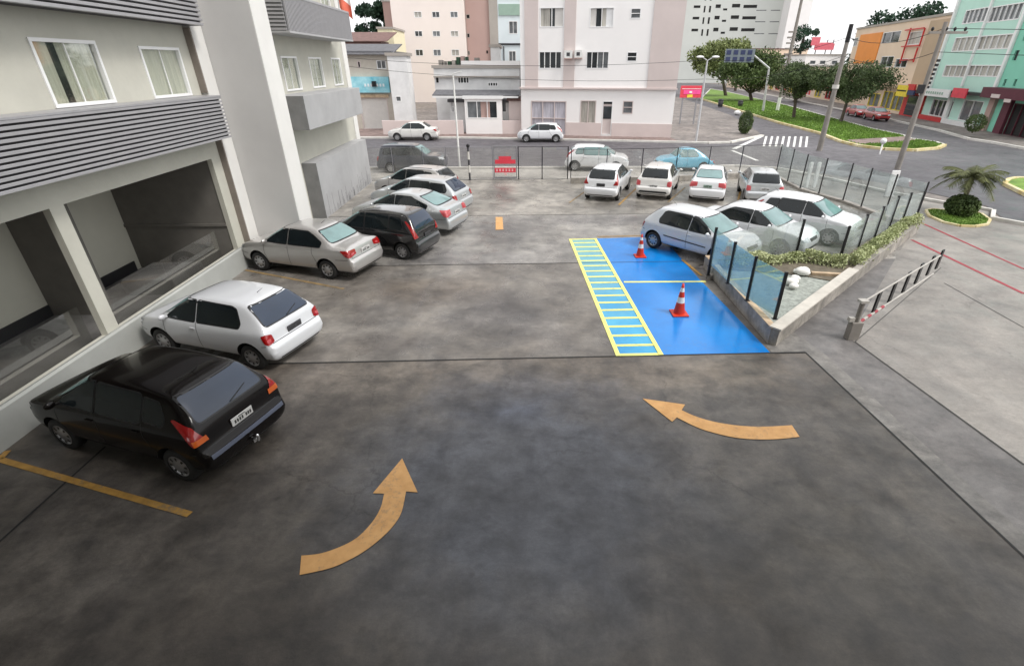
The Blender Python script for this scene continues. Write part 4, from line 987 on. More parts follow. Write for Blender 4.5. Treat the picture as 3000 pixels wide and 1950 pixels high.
# planter walls
wA, wB, wC = (5.62, 14.3), (5.50, 9.62), (15.15, 18.1)
t = thing('planter_wall', 'low concrete wall with a worn orange edge around the triangular bed at the blue stalls', 'wall', (5.55, 9.65, 0))
e1, e2 = G(6,1430,1345), G(6,1020,852)
Wn = Vector((5.58, 9.60)); We = Vector(G(6,1015,850)); Wf = Vector((14.95, 17.95))
m = MB(); m.obox(tuple(We), tuple(Wn), 0, (We-Wn).length, .0, .40, -.16, .0); w1 = bevel(m.build('stall_side', M['wall_conc'], t), .012)
m = MB(); m.obox(tuple(We), tuple(Wn), 0, (We-Wn).length, .401, .415, -.16, .0); m.build('worn_edge', M['cap_orange'], w1)
dd = (Wf-Wn).normalized(); nn = Vector((dd.y, -dd.x))
m = MB(); m.obox(tuple(Wn+dd*.02), tuple(Wf), 0, (Wf-Wn).length, 0, .40, -.0, .18); w2 = bevel(m.build('driveway_side', M['wall_conc'], t), .012)
m = MB(); m.obox(tuple(Wn+dd*.02), tuple(Wf), 0, (Wf-Wn).length*.42, .402, .44, -.06, .21); m.build('pale_coping', M['coping'], w2)
SH('planter_gravel', [(5.7,9.9),(5.7,13.6),tuple(Vector(Cp[2])),(8.6,12.5)], .30, 'gravel')
SH('planter_soil', [(5.8,13.5),tuple(Vector(Cp[1])),(9.4,14.2),(14.8,18.2),(15.0,17.8),(8.7,12.4),(8.0,12.9)], .32, 'soil')
m = MB(); a, b = G(7,385,880,.35), G(7,640,895,.35); m.obox(a, b, 0, seg_dir(a, b)[2], .2, .40, 0, .12)
tag(bevel(m.build('timber_edge', M['cap_orange'], None, (a[0], a[1], 0)), .01), 'short brown timber edging in front of the pale hedge', 'edging')
# white stones
rr = random.Random(5)
for q, r in (((7,262,950),.20), ((7,285,925),.16), ((7,330,885),.24), ((7,300,880),.15), ((7,275,975),.15), ((7,352,890),.15)):
    x, y = G(*q, .36); m = MB(); m.ball((x, y, .36+r*.3), r*.8, (1.1, .9, .62), 12, 8, jit=.08)
    tag(m.build('white_stone', M['stone_white'], None, (x, y, .3)), 'rounded white stone lying in the gravel bed beside the glass fence', 'stone', 'white stones in the gravel bed')
def leaf_quads(mb, c, s, rr, n=1, flat=.5):
    for _ in range(n):
        a = Vector((rr.gauss(0,1), rr.gauss(0,1), rr.gauss(0,flat))).normalized(); b = a.orthogonal().normalized()
        b = (Matrix.Rotation(rr.uniform(0, 6.28), 3, a) @ b); c2 = a.cross(b); k = s*rr.uniform(.6, 1.3)
        p = Vector(c); mb.add([p-b*k*.5, p+c2*k*.28, p+b*k*.5, p-c2*k*.28], [(0,1,2,3)])
# pale hedge
def hedge(name, label, pts, w, z0, h, m_, n, s, cat='hedge', group=None):
    rr = random.Random(len(label)); mb = MB(); tot = sum(seg_dir(a, b)[2] for a, b in zip(pts, pts[1:]))
    for a, b in zip(pts, pts[1:]):
        dx, dy, L = seg_dir(a, b)
        for _ in range(int(n*L/tot)):
            t = rr.uniform(0, L); u = rr.gauss(0, .33)*w; hh = rr.random()**.7*h*(.85+.2*math.sin(t*2.3)+.15*math.sin(t*5.7+1))*max(.15, 1-abs(u/w)**2)
            leaf_quads(mb, (a[0]+dx*t-dy*u, a[1]+dy*t+dx*u, z0+hh), s, rr, 1, 1.0)
    return tag(mb.build(name, M[m_], None, (pts[0][0], pts[0][1], z0)), label, cat, group)
off = Vector((.28, -.30))
hp = [Vector((6.0, 13.75)), Vector(Cp[1])+Vector((-.1,-.62)), Vector(Cp[2])+Vector((-.1,-.50))] 
hedge('hedge', 'pale green untrimmed hedge running sideways behind the gravel bed', [tuple(q) for q in hp], .34, .32, .36, 'leaf_hedge', 5500, .075, group='pale hedges at the fence')
hp = [Vector(Cp[2])+Vector((.15,-.42))] + [Vector(q)+off for q in Cp[3:-1]] + [Vector(Cp[-1])+Vector((-.2,-.35))]
hedge('hedge', 'pale green feathery hedge on the wall along the driveway, climbing to the corner post', [tuple(q) for q in hp], .32, .33, .36, 'leaf_hedge', 9000, .075, group='pale hedges at the fence')
# low railing at the driveway
t = thing('driveway_railing', 'low beige railing with black bars and red bands on its lower rail beside the driveway', 'railing', (*G(7,650,1310), 0))
g0 = Vector((*G(7,645,1308), 0)); gdir = (Vector((*G(7,1205,850,.33), 0))-g0).normalized()
m = MB(); m.prism([(g0.x-.13, g0.y-.09), (g0.x+.13, g0.y-.09), (g0.x+.12, g0.y+.10), (g0.x-.12, g0.y+.10)], 0, .45); m.tube((g0.x, g0.y, .45), (g0.x, g0.y, .93), .055, n=12); bevel(m.build('end_post', M['pole'], t), .012)
m = MB(); m.box(g0.x-.09, g0.y-.08, .93, g0.x+.09, g0.y+.08, .99); m.box(g0.x-.20, g0.y-.05, .46, g0.x-.08, g0.y+.05, .56); m.build('post_cap', M['rail_beige'], t)
ge = Vector((*G(7,1225,775,.88), 0))
m = MB(); m.tube((g0.x, g0.y, .94), (ge.x, ge.y, .90), .022, n=8); m.build('top_rail', M['rail_beige'], t)
gl = ge-g0
m = MB(); m.tube((g0.x+.1, g0.y+.08, .36), tuple(g0+gl*.32+Vector((0,0,.36))), .035, n=8, mi=0)
for i in range(4): 
    p0 = g0+gl*(.05+i*.075); p1 = g0+gl*(.085+i*.075); m.tube((p0.x, p0.y, .361), (p1.x, p1.y, .361), .0365, n=8, mi=1)
m.tube(tuple(g0+gl*.32+Vector((0,0,.36))), (ge.x, ge.y, .36), .022, n=8, mi=0)
m.build('lower_rail', [M['rail_beige'], M['red_paint']], t)
for q0, q1 in (((800,1140),(845,1022)), ((900,1065),(942,960)), ((985,1000),(1028,895)), ((1070,945),(1108,855)), ((1140,890),(1178,805)), ((1205,850),(1240,765))):
    x, y = G(7, *q0, .36); tt = (Vector((x, y, 0))-g0).dot(gdir); p = g0+gdir*tt
    m = MB(); m.obox((p.x-gdir.x*.09, p.y-gdir.y*.09), (p.x+gdir.x*.09, p.y+gdir.y*.09), 0, .18, .34, .90, -.02, .02)
    # slant: top shifted forward
    m.v = [(a+gdir.x*.02*(1 if c > .6 else -1), b+gdir.y*.02*(1 if c > .6 else -1), c) for a, b, c in m.v]; m.build('bar', M['post_dark'], t)
# cones
for q, sc, lb in (((6,612,785),.72,'orange and white traffic cone on the far blue stall beside the hatchback wheel'), ((6,868,1162),.80,'orange and white traffic cone standing alone on the near blue stall')):
    x, y = G(*q); y += .12; t = thing('traffic_cone', lb, 'traffic cone', (x, y, .01), 'traffic cones on the blue stalls'); k = sc
    m = MB(); s = .19*k/.75; m.box(x-s, y-s, .012, x+s, y+s, .045); bevel(m.build('base', M['cone_red'], t), .01)
    def ring(z0, z1, mm, nm):
        f = lambda z: lerp(.135, .022, (z)/.75)*k/.75
        m = MB(); m.lathe([(f(z0), .03+z0*k/.75), (f(z1), .03+z1*k/.75)] + ([(0, .03+z1*k/.75)] if z1 > .74 else []), (x, y, .01), 20); return m.build(nm, M[mm], t)
    ring(0, .28, 'cone_red', 'cone_body'); ring(.28, .42, 'cone_white', 'white_band'); ring(.42, .55, 'cone_red', 'cone_body'); ring(.55, .65, 'cone_white', 'white_band'); ring(.65, .75, 'cone_red', 'cone_body')

# ================================================================= STREET FURNITURE
x, y = G(2,750,1055); t = thing('white_lamp_pole', 'slim white pole standing behind the back fence next to the dark car', 'pole', (x, y, 0))
m = MB(); zt_ = PX(2,735,300,x)[1]; m.tube((x, y, 0), (x, y, 5.15), .065, .045, 10); m.build('pole', M['pole_white'], t)
m = MB(); m.box(x-2.6, y-.03, 4.55, x+7.4, y+.03, 4.63) if False else m.tube((x-.05, y, 5.1), (x+.5, y-.2, 5.25), .03); m.build('arm', M['pole_white'], t)
x = -2.72; t = thing('striped_bollard', 'black and white striped post beside the glass fence near the parked silver cars', 'bollard', (x, 28.0, 0))
m = MB()
for i, (z0, z1) in enumerate(((0,.42),(.42,.80),(.80,1.1),(1.1,1.5),(1.5,1.74))): m.tube((x, 28.0, z0), (x, 28.0, z1), .055, n=12, mi=i % 2)
m.build('post', [M['plastic'], M['kerb_white']], t); m = MB(); m.ball((x, 28.0, 1.80), .10, n=12); m.build('cap', M['post_dark'], t)
def pole(name, label, x, y, h, r0, r1, m_, cat='utility pole', group=None, bend=(0,0)):
    t = thing(name, label, cat, (x, y, 0), group); m = MB(); m.tube((x, y, 0), (x+bend[0], y+bend[1], h), r0, r1, 12); m.build('shaft', M[m_], t); return t
# street lamp with twin heads
x, y = G(3,200,945); t = pole('street_lamp', 'grey street lamp with two short heads at the corner of the white building', x, y, 5.9, .10, .06, 'pole_light', 'street lamp')
for s in (-1, 1):
    m = MB(); m.tube((x, y, 5.85), (x+s*.45, y, 6.1), .03); m.build('arm', M['pole_light'], t); m = MB(); m.ball((x+s*.60, y, 6.1), .25, (1.2, .6, .35)); m.build('lamp_head', M['frame_white'], t)
def wires(t, x, y, z, r, targets):
    m = MB()
    for (tx, ty, tz) in targets:
        p = Vector((x, y, z)); q = Vector((tx, ty, tz)); prev = p
        for i in range(1, 9):
            u = i/8; c = p.lerp(q, u); c.z -= 1.6*4*u*(1-u)*.5; m.tube(prev, c, r, n=4, cap=False); prev = c
    return m.build('wire', M['trim'], t)
x, y = G(3,1020,1000); t = pole('utility_pole', 'thick concrete utility pole with a dark top beside the zebra crossing', x, y, 7.9, .20, .12, 'pole')
m = MB(); m.tube((x, y, 6.9), (x, y, 7.95), .15, .135, 12); m.build('dark_top', M['post_dark'], t)
m = MB(); zz = PX(3,1105,575,x)[1]; m.tube((x, y, zz-.12), (x, y, zz+.12), .22, n=12); m.build('collar', M['kerb_white'], t)
x, y = G(3,1560,1130); y += .3; zt_ = PX(3,1895,195,x)[1]
t = pole('utility_pole', 'tall concrete utility pole with a crossarm and insulators in front of the mint building', x, y, 7.6, .16, .10, 'pole')
m = MB(); m.box(x-.75, y-.05, 7.05, x+1.35, y+.05, 7.17); m.build('crossarm', M['pole'], t)
for k in (-.62, .15, .62, 1.2):
    m = MB(); m.lathe([(.02,0),(.07,.05),(.07,.14),(.03,.2),(0,.2)], (x+k, y, 7.172), 10); m.build('insulator', M['post_dark'], t)
m = MB()
for i in range(7): z = 4.4+i*.22; m.box(x+.10+.02*i, y-.06, z, x+.24+.02*i, y+.06, z+.13)
m.build('cable_brackets', M['post_dark'], t)
m = MB(); m.box(x-.33, y-.2, 4.15, x-.10, y+.1, 4.6); m.build('junction_box', M['post_dark'], t)
def cable(name, label, pts, r=.018, sag=.5):
    m = MB()
    for p, q in zip(pts, pts[1:]):
        p, q = Vector(p), Vector(q); prev = p
        for i in range(1, 11):
            u = i/10; c = p.lerp(q, u); c.z -= sag*4*u*(1-u); m.tube(prev, c, r, n=4, cap=False); prev = c
    return tag(m.build(name, M['trim'], None, pts[0]), label, 'cable', 'overhead cables')
p1_ = G(3,1020,1000); p2_ = (x, y)
for k, (dz, lb) in enumerate(((7.3,'upper overhead cable strung between the two concrete utility poles and along the side street'), (6.2,'lower overhead cable strung between the two concrete utility poles and along the side street'))):
    cable('overhead_cable', lb, [(46, 6, dz), (p2_[0], p2_[1], dz), (p1_[0], p1_[1], dz-.1), (14.6, 42.7, dz-1.4-k*.2), (-14, 45.4, 6.1-k*.6)])
# gantry sign of the avenue
x, y = G(3,645,745); t = thing('overhead_sign', 'overhead road sign with two rows of dark blue squares on a grey arm', 'road sign', (x, y, 0))
gp = [PY(13,870,690,y), PY(13,720,560,y), PY(13,430,520,y)]
m = MB(); m.tube((x, y, 0), (gp[0][0], y, gp[0][1]), .16, .12); m.tube((gp[0][0], y, gp[0][1]), (gp[1][0], y, gp[1][1]), .13, .10); m.tube((gp[1][0], y, gp[1][1]), (gp[2][0], y, gp[2][1]+.0), .08, .07); m.build('pole', M['pole_light'], t)
(x0, z1), (x1, z0) = PY(13,432,495,y), PY(13,705,630,y)
m = MB(); m.box(x0, y-.2, z0, x1, y-.12, z1); pn = m.build('sign_panel', M['sign_grey'], t)
m = MB(); wv = (x1-x0)/4.2; hv = (z1-z0)/2
for i in range(4):
    for j in range(2): m.box(x0+.15+i*wv, y-.24, z0+.12+j*hv, x0+.15+i*wv+wv*.62, y-.203, z0+j*hv+hv*.82)
m.build('sign_marks', M['sign_blue'], pn)
x, y = G(3,740,740); zt_ = PX(3,758,560,x)[1]; t = pole('painted_post', 'leaning grey post painted white at the foot on the grass median', x, y, 3.2, .2, .16, 'pole', 'post'); m = MB(); m.tube((x, y, .1), (x+.01, y, 1.7), .23, .21, 12); m.build('white_paint_band', M['pole_white'], t)
x, y = 52, 118; zt_ = PY(13,1200,0,y); zb_ = PY(13,1060,640,y); t = thing('distant_mast', 'tall grey mast rising far away above the roofs beside the tower block', 'mast', (zb_[0], y, 0))
m = MB(); m.tube((zb_[0], y, 0), (zt_[0], y, zt_[1]+3), .45, .25, 8); m.build('shaft', M['pole'], t)
m = MB(); a_ = PY(13,1075,500,y)
for k in range(6): m.box(a_[0]-.9, y-.2, a_[1]-2+k*1.0, a_[0]+.8, y+.2, a_[1]-1.7+k*1.0)
m.build('brackets', M['pole'], t)
# litter bins, bag
for q, h, w, lb in (((13,375,1085),1.05,.45,'black litter bin at the left end of the median kerb'), ((13,575,1080),.8,.45,'dark grey litter bin on the median grass')):
    x, y = G(*q); t = thing('litter_bin', lb, 'litter bin', (x, y, .0), 'litter bins on the median'); m = MB(); m.lathe([(0,.0),(w*.72,.0),(w*.85,h*.8),(w*.8,h*.82),(0,h*.8)], (x, y, .1), 14); m.build('bin_body', M['plastic'], t); m = MB(); m.lathe([(w*.9,h*.82),(w*.9,h*.9),(w*.5,h),(0,h)], (x, y, .1), 14); m.build('lid', M['post_dark'], t)
x, y = G(13,548,1160); m = MB(); m.ball((x, y, .28), .36, (1.2,.9,.75), 12, 8, jit=.12); tag(m.build('white_bag', M['frame_white'], None, (x, y, 0)), 'crumpled white rubbish bag lying on the road by the median kerb', 'bag')
x, y = G(7,832,115); m = MB(); m.lathe([(.05,0),(.05,.75),(.0,.75)], (x, y, 0), 10); m.ball((x, y, .88), .20, n=14, m=10); tag(m.build('white_globe_lamp', M['frame_white'], None, (x, y, 0)), 'small white globe on a short post at the edge of the avenue', 'lamp')
for q, lb in (((7,385,330),'left one of two white pillars standing just outside the glass fence'), ((7,430,330),'right one of two white pillars standing just outside the glass fence')):
    pass
for px_, lb in ((375,'thin white upright post behind the glass fence, the left one of a pair'), (425,'thin white upright post behind the glass fence, the right one of a pair')):
    x, y = G(7,px_-20,330); m = MB(); m.box(x-.07, y-.07, 0, x+.07, y+.07, 1.25); tag(bevel(m.build('white_post', M['frame_white'], None, (x, y, 0)), .01), lb, 'post', 'white posts beyond the fence')
x, y = G(7,885,395); t = thing('white_notice_board', 'leaning white board standing behind the corner of the glass fence', 'sign', (x, y, 0)); m = MB(); m.box(x-.18, y-.03, .05, x+.2, y+.03, 1.25); bevel(m.build('board', M['frame_white'], t), .01)
m = MB(); m.box(x-.16, y+.03, 0, x-.10, y+.09, 1.1); m.box(x+.12, y+.03, 0, x+.18, y+.09, 1.1); m.build('leg', M['post_steel'], t)
# red banner sign at the building corner
yb = 56; (x0, z1), (x1, z0) = PY(13,-12,865,yb), PY(13,182,985,yb); t = thing('red_street_banner', 'red, pink and yellow street sign board on posts at the corner of the white building', 'sign board', ((x0+x1)/2, yb, 0))
m = MB(); m.box(x0, yb, z0, x1, yb+.15, z1); bd = m.build('board', M['sign_red'], t)
m = MB(); m.box(x0+.3, yb-.03, z0+(z1-z0)*.30, x1-.1, yb-.004, z0+(z1-z0)*.66); m.build('pink_band', M['sign_pink'], bd)
m = MB(); m.box(x0+.7, yb-.05, z0+.02, x1-.9, yb-.032, z0+(z1-z0)*.27); m.build('yellow_band', M['b_yellow'], bd)
m = MB(); m.box(x0+.9, yb-.06, z0+(z1-z0)*.38, x1-1.0, yb-.052, z0+(z1-z0)*.55); m.box(x0+.1, yb-.03, z0+(z1-z0)*.72, x1-.1, yb-.01, z0+(z1-z0)*.76); m.build('white_marks', M['frame_white'], bd)
for xx in (x0+.3, x1-.4): m = MB(); m.box(xx, yb+.16, 0, xx+.12, yb+.28, z1); m.build('leg', M['post_steel'], t)
# flag on the hotel roof terrace
yf = 26.9; x0, z0 = PY(1,2150,95,yf); t = thing('flag', 'small blue, white and red flag hanging at the far corner of the hotel', 'flag', (x0, yf, z0))
m = MB(); m.tube((x0, yf, z0-1.0), (x0+.1, yf, z0+1.9), .02); m.build('flag_pole', M['pole_light'], t)
m = MB(); vs = []
for i in range(9):
    u = i/8
    for j, zz in enumerate((1.75, 1.25, .75, .25)): vs.append((x0+.08+u*.5, yf-.1*math.sin(u*6), z0+zz-u*.45))
for i in range(8):
    for j in range(3): m.add([vs[i*4+j], vs[i*4+j+1], vs[i*4+j+5], vs[i*4+j+4]], [(0,1,2,3)], (0,1,2)[j], True)
m.build('cloth', [mat('flag blue', (.15,.12,.55), .8), M['frame_white'], mat('flag red', (.70,.16,.10), .8)], t)
# ================================================================= BUILDINGS ACROSS THE STREETS
class Bld:
    def __init__(s, name, label, A, B, z1, depth, wm, cat='building', group=None, roofm='b_greyb', par=.5):
        s.t = thing(name, label, cat, ((A[0]+B[0])/2, (A[1]+B[1])/2, 0), group); s.A, s.B, s.z1, s.d, s.wm = A, B, z1, depth, wm
        s.L = seg_dir(A, B)[2]; s.holes = []; s.roofm = roofm; s.win = []
    def r(s, z, x0, y0, x1, y1):
        ym, xm = (y0+y1)/2, (x0+x1)/2
        a = PL(z, x0, ym, s.A, s.B)[0]; b = PL(z, x1, ym, s.A, s.B)[0]; c = PL(z, xm, y1, s.A, s.B)[1]; d = PL(z, xm, y0, s.A, s.B)[1]
        return [a, b, c, d]
    def window(s, rect, pane='pane_dark', bars=0, frame='frame_white', fw=.07, name='window', panes=None, hb=0):
        a, b, c, d = rect; a = max(a, .05); b = min(b, s.L-.05)
        if b-a < .1 or d-c < .1: return
        s.win.append(((a, b, max(c, 0), d), pane, bars, frame, fw, name, panes, hb)); s.holes.append((a, b, max(c, 0), d))
    def slab(s, rect, m, t0=.004, t1=.08, name='panel', parent=None):
        a, b, c, d = rect; mb = MB(); mb.obox(s.A, s.B, a, b, c, d, t0, t1); return mb.build(name, M[m], parent or s.t)
    def finish(s):
        mb = MB(); wall_holes(mb, s.A, s.B, 0, s.z1, -.3, 0, s.holes)
        mb.obox(s.A, s.B, 0, s.L, 0, s.z1-.01, -s.d, -.305); s.wall = mb.build('wall', M[s.wm], s.t)
        mb = MB(); mb.obox(s.A, s.B, -.15, s.L+.15, s.z1+.001, s.z1+.25, -s.d-.1, .12); mb.build('roof', M[s.roofm], s.t)
        for (a, b, c, d), pane, bars, frame, fw, nm, panes, hb in s.win:
            f = MB(); f.obox(s.A, s.B, a, b, c, c+fw, -.12, .02); f.obox(s.A, s.B, a, b, d-fw, d, -.12, .02)
            f.obox(s.A, s.B, a, a+fw, c+fw, d-fw, -.12, .02); f.obox(s.A, s.B, b-fw, b, c+fw, d-fw, -.12, .02)
            for i in range(bars):
                u = a+(b-a)*(i+1)/(bars+1); f.obox(s.A, s.B, u-fw*.4, u+fw*.4, c+fw, d-fw, -.11, .01)
            for i in range(hb):
                u = c+(d-c)*(i+1)/(hb+1); f.obox(s.A, s.B, a+fw, b-fw, u-fw*.35, u+fw*.35, -.115, .005)
            fo = f.build(nm, M[frame], s.t)
            for (u0, u1, pm) in (panes or [(0, 1, pane)]):
                p = MB(); p.obox(s.A, s.B, a+(b-a)*u0+.005, a+(b-a)*u1-.005, c+.01, d-.01, -.18, -.13); p.build('pane', M[pm], fo)
        return s.t

# ---- white block with pinkish pilasters facing the lot
A, B = (.25, 48.1), (13.15, 45.4)
w = Bld('apartment_building', 'white apartment block with pinkish beige pilasters and wall mounted air conditioners facing the lot', A, B, 16.5, 12, 'b_white', 'apartment block')
w.window(w.r(11,290,555,535,745), 'pane_dark', 3); w.window(w.r(11,800,555,1045,745), 'pane_dark', 3, panes=[(0,.5,'pane_dark'),(.5,1,'pane_grey')]); w.window(w.r(11,1240,560,1350,668), 'pane_dark', 0, hb=1)
w.window(w.r(11,300,80,560,298), 'pane_dark', 1, panes=[(0,.42,'pane_curtain'),(.42,.62,'pane_dark'),(.62,1,'shutter')]); w.window(w.r(11,838,80,1100,298), 'pane_dark', 1, panes=[(0,.27,'shutter'),(.27,.48,'pane_dark'),(.48,.68,'pane_curtain'),(.68,1,'frame_white')])
w.window(w.r(11,1280,88,1392,205), 'pane_grey', 0, hb=1)
for dz in (3.05, 6.1): 
    for q in ((290,80,560,298), (838,80,1100,298), (1280,88,1392,205)):
        r_ = w.r(11,*q); r_[2] += dz; r_[3] += dz; w.window(r_, 'pane_dark', 1)
gd = w.r(11,205,1090,585,1410); gd[2] = 0; w.window(gd, 'gate_grey', 2, 'b_pink', .08, 'garage_door', hb=1)
w.window(w.r(11,735,1085,905,1335), 'pane_curtain', 1, 'b_pink'); 
w.window(w.r(11,1195,1090,1305,1230), 'pane_grey', 0, 'b_pink', hb=1)
dr = w.r(11,970,1090,1080,1440); dr[2] = .12; w.window(dr, 'b_pink', 0, 'frame_white', .07, 'door')
w.finish()
zl = PL(11,1000,965,A,B)[1]
for x0, x1 in ((140,282),(560,680)):
    r_ = w.r(11,x0,560,x1,600); w.slab([r_[0], r_[1], zl+.12, 16.4], 'b_pink', name='pilaster')
r_ = w.r(11,1490,560,1865,600); w.slab([r_[0], w.L+.02, zl+.12, 16.4], 'b_pink', name='pilaster')
w.slab([-.1, w.L+.1, zl, zl+.12], 'b_pinkl', .004, .22, 'ledge')
r_ = w.r(11,590,1332,1770,1500)
for a, b in ((gd[1]+.02, dr[0]-.02), (dr[1]+.02, w.L)): w.slab([a, b, .0, r_[3]], 'b_pinkl', .004, .05, 'plinth')
r2 = w.r(11,985,1150,1075,1285); w.slab(r2, 'pane_dark', -.12, -.10, 'door_glass'); r2 = w.r(11,985,1098,1090,1125); w.slab(r2, 'pane_dark', -.12, -.10, 'door_fanlight')
for q in ((570,548,655,630), (680,545,760,625)):
    r_ = w.r(11,*q); ac = w.slab(r_, 'ac', .09, .40, 'air_conditioner'); m = MB(); cx_, cz_ = (r_[0]+r_[1])/2, (r_[2]+r_[3])/2
    m.obox(A, B, cx_-.14, cx_+.14, cz_-.13, cz_+.13, .402, .41); m.build('fan_grille', M['plastic'], ac)
    m = MB(); m.obox(A, B, r_[0], r_[1], r_[2]-.07, r_[2]-.003, .004, .42); m.build('bracket', M['b_brown'], ac)
for q, dz in (((570,75,640,140), 0), ):
    pass

# ---- weathered white complex with awning and gate
A, B = (-7.7, 50.6), (.15, 49.6)
c = Bld('workshop_building', 'weathered white two storey house with a long parapet and barred upper windows', (-7.7,51.6), (.15,50.6), 5.6, 9, 'b_greyw', 'house')
c.z1 = PL(10,1500,940,c.A,c.B)[1]
c.window(c.r(10,975,1045,1215,1155), 'pane_dark', 1); c.window(c.r(10,1290,1045,1345,1150), 'dark_room', 0, 'b_greyw'); c.window(c.r(10,1595,1045,1755,1150), 'pane_dark', 3); c.window(c.r(10,2010,1130,2150,1190), 'pane_dark', 3)
c.finish()
zz = PL(10,1800,880,c.A,c.B)[1]; c.slab([2.6, c.L, c.z1-.02, zz+.25], 'b_white', -.6, .02, 'parapet'); c.slab([0, c.L, c.z1-.75, c.z1-.62], 'b_greyb', .004, .25, 'ledge')
rr = random.Random(8)
for i in range(9):
    s0 = .3+i*.42; h = rr.uniform(.3,.75); c.slab([s0, s0+rr.uniform(.15,.35), c.z1+.26, c.z1+.26+h], rr.choice(['b_greyb','pole','b_brown','leaf_deep']), -1.2-rr.random(), -.8, 'rooftop_box')
tw = Bld('white_corner_house', 'narrow weathered white house front beside the cyan shop sign', PY(10,640,900,50.9)[:1]+(50.9,), PY(10,905,900,50.9)[:1]+(50.9,), PY(10,800,770,50.9)[1], 2, 'b_greyw', 'house')
tw.window(tw.r(10,745,1320,825,1400), 'pane_grey'); tw.finish()
# single storey front with dark tiled awning
g = Bld('house_front', 'low grey house front with a dark tiled awning and wide windows behind the white gate', (-6.3,50.1), (.1,49.4), 2.55, .8, 'b_greyw', 'house', roofm='roof_grey')
g.window(g.r(10,1300,1390,1345,1547), 'pane_dark'); g.window(g.r(10,1385,1390,1560,1547), 'pane_dark', 3, hb=1); g.window(g.r(10,2200,1390,2270,1547), 'pane_grey', 0); g.finish()
aw = MB(); zA = PL(10,1600,1300,g.A,g.B)[1]; zB = zA+.25
def sloped(mb, A, B, s0, s1, zlo, zhi, tlo, thi, th=.08):
    dx, dy, L = seg_dir(A, B); nx, ny = dy, -dx; P = lambda a, t, z: (A[0]+dx*a+nx*t, A[1]+dy*a+ny*t, z)
    mb.add([P(s0,tlo,zlo), P(s1,tlo,zlo), P(s1,thi,zhi), P(s0,thi,zhi), P(s0,tlo,zlo-th), P(s1,tlo,zlo-th), P(s1,thi,zhi-th), P(s0,thi,zhi-th)], [(0,1,2,3),(7,6,5,4),(0,4,5,1),(1,5,6,2),(2,6,7,3),(3,7,4,0)])
sloped(aw, g.A, g.B, PL(10,1285,1280,g.A,g.B)[0], g.L+.1, zA+.02, zB+.12, 1.0, -.5); ao = aw.build('tiled_awning', M['roof_grey'], g.t)
m = MB(); dx, dy, L = seg_dir(g.A, g.B); 
m.obox(g.A, g.B, PL(10,1285,1280,g.A,g.B)[0], g.L, zA-.22, zA-.07, .85, 1.0); m.build('white_beam', M['frame_white'], g.t)
# gate kiosk and pink low walls along the pavement
ky = 48.6; (kx0, kz1), (kx1, _) = PY(2,778,628,ky), PY(2,1015,628,ky)
k = Bld('white_gatehouse', 'small bright white gatehouse with a wide dark window between two low pink walls', (kx0, ky+.1), (kx1, ky-.1), kz1, .9, 'b_white', 'gatehouse', roofm='frame_white')
k.window(k.r(2,795,640,990,752), 'pane_dark', 2, panes=[(0,.45,'pane_grey'),(.45,.75,'b_brown'),(.75,1,'pane_dark')]); k.finish()
wl_ = [((2,255,765),(2,770,765),'low pinkish wall behind the white saloon car across the street'), ((2,1018,765),(2,1150,765),'low pinkish wall between the gatehouse and the white block')]
for q0, q1, lb in wl_:
    yy = 48.5; (xa, za), (xb, _) = PY(*q0, yy), PY(*q1, yy); m = MB(); m.box(xa, yy, 0, xb, yy+.2, za); o = m.build('street_wall', M['b_pinkl'], None, (xa, yy, 0)); tag(bevel(o, .02), lb, 'wall', 'low pink walls across the street')
pb = Bld('pink_annex', 'small pinkish annex with a sloping roof against the white block', (PY(2,1062,700,49)[0], 49), (PY(2,1160,700,49)[0], 48.9), PY(2,1100,640,49)[1], 3, 'b_pinkl', 'annex', roofm='roof_red'); pb.finish()

# ---- shop with cyan board
ys = 53.0; xa = PY(10,-120,900,ys)[0]; xb = PY(10,690,900,ys)[0]
s_ = Bld('corner_shop', 'beige shop with a grey tiled roof, a cyan sign board and a pale roller shutter', (xa, ys), (xb, ys), PY(10,400,745,ys)[1], 9, 'b_sand', 'shop', roofm='roof_grey')
s_.window(s_.r(10,220,840,265,935), 'dark_room', 0, 'b_pink'); s_.window(s_.r(10,485,830,615,950), 'pane_grey', 1, 'b_greyw')
r_ = s_.r(10,268,1345,648,1700); r_[2] = 0; s_.window(r_, 'shutter', 0, 'b_pink', .06, 'roller_shutter'); s_.finish()
m = MB(); sloped(m, s_.A, s_.B, 0, s_.L+.3, s_.z1+.02, s_.z1+.95, .5, -4.5); m.build('tiled_roof', M['roof_grey'], s_.t)
bd = s_.slab(s_.r(10,150,1055,665,1272), 'b_cyan', .02, .35, 'sign_board')
r_ = s_.r(10,330,1150,620,1190)
m = MB()
for i in range(7): m.obox(s_.A, s_.B, r_[0]+i*(r_[1]-r_[0])/7, r_[0]+(i+.6)*(r_[1]-r_[0])/7, r_[2], r_[3], .352, .37)
m.build('sign_marks', M['b_bluew'], bd)
m = MB(); c0 = s_.r(10,440,1115,495,1190); m.obox(s_.A, s_.B, *c0, .352, .6); m.build('floodlight', M['post_dark'], bd)
s_.slab(s_.r(10,262,1298,650,1342), 'cap_orange', .004, .12, 'orange_lintel')

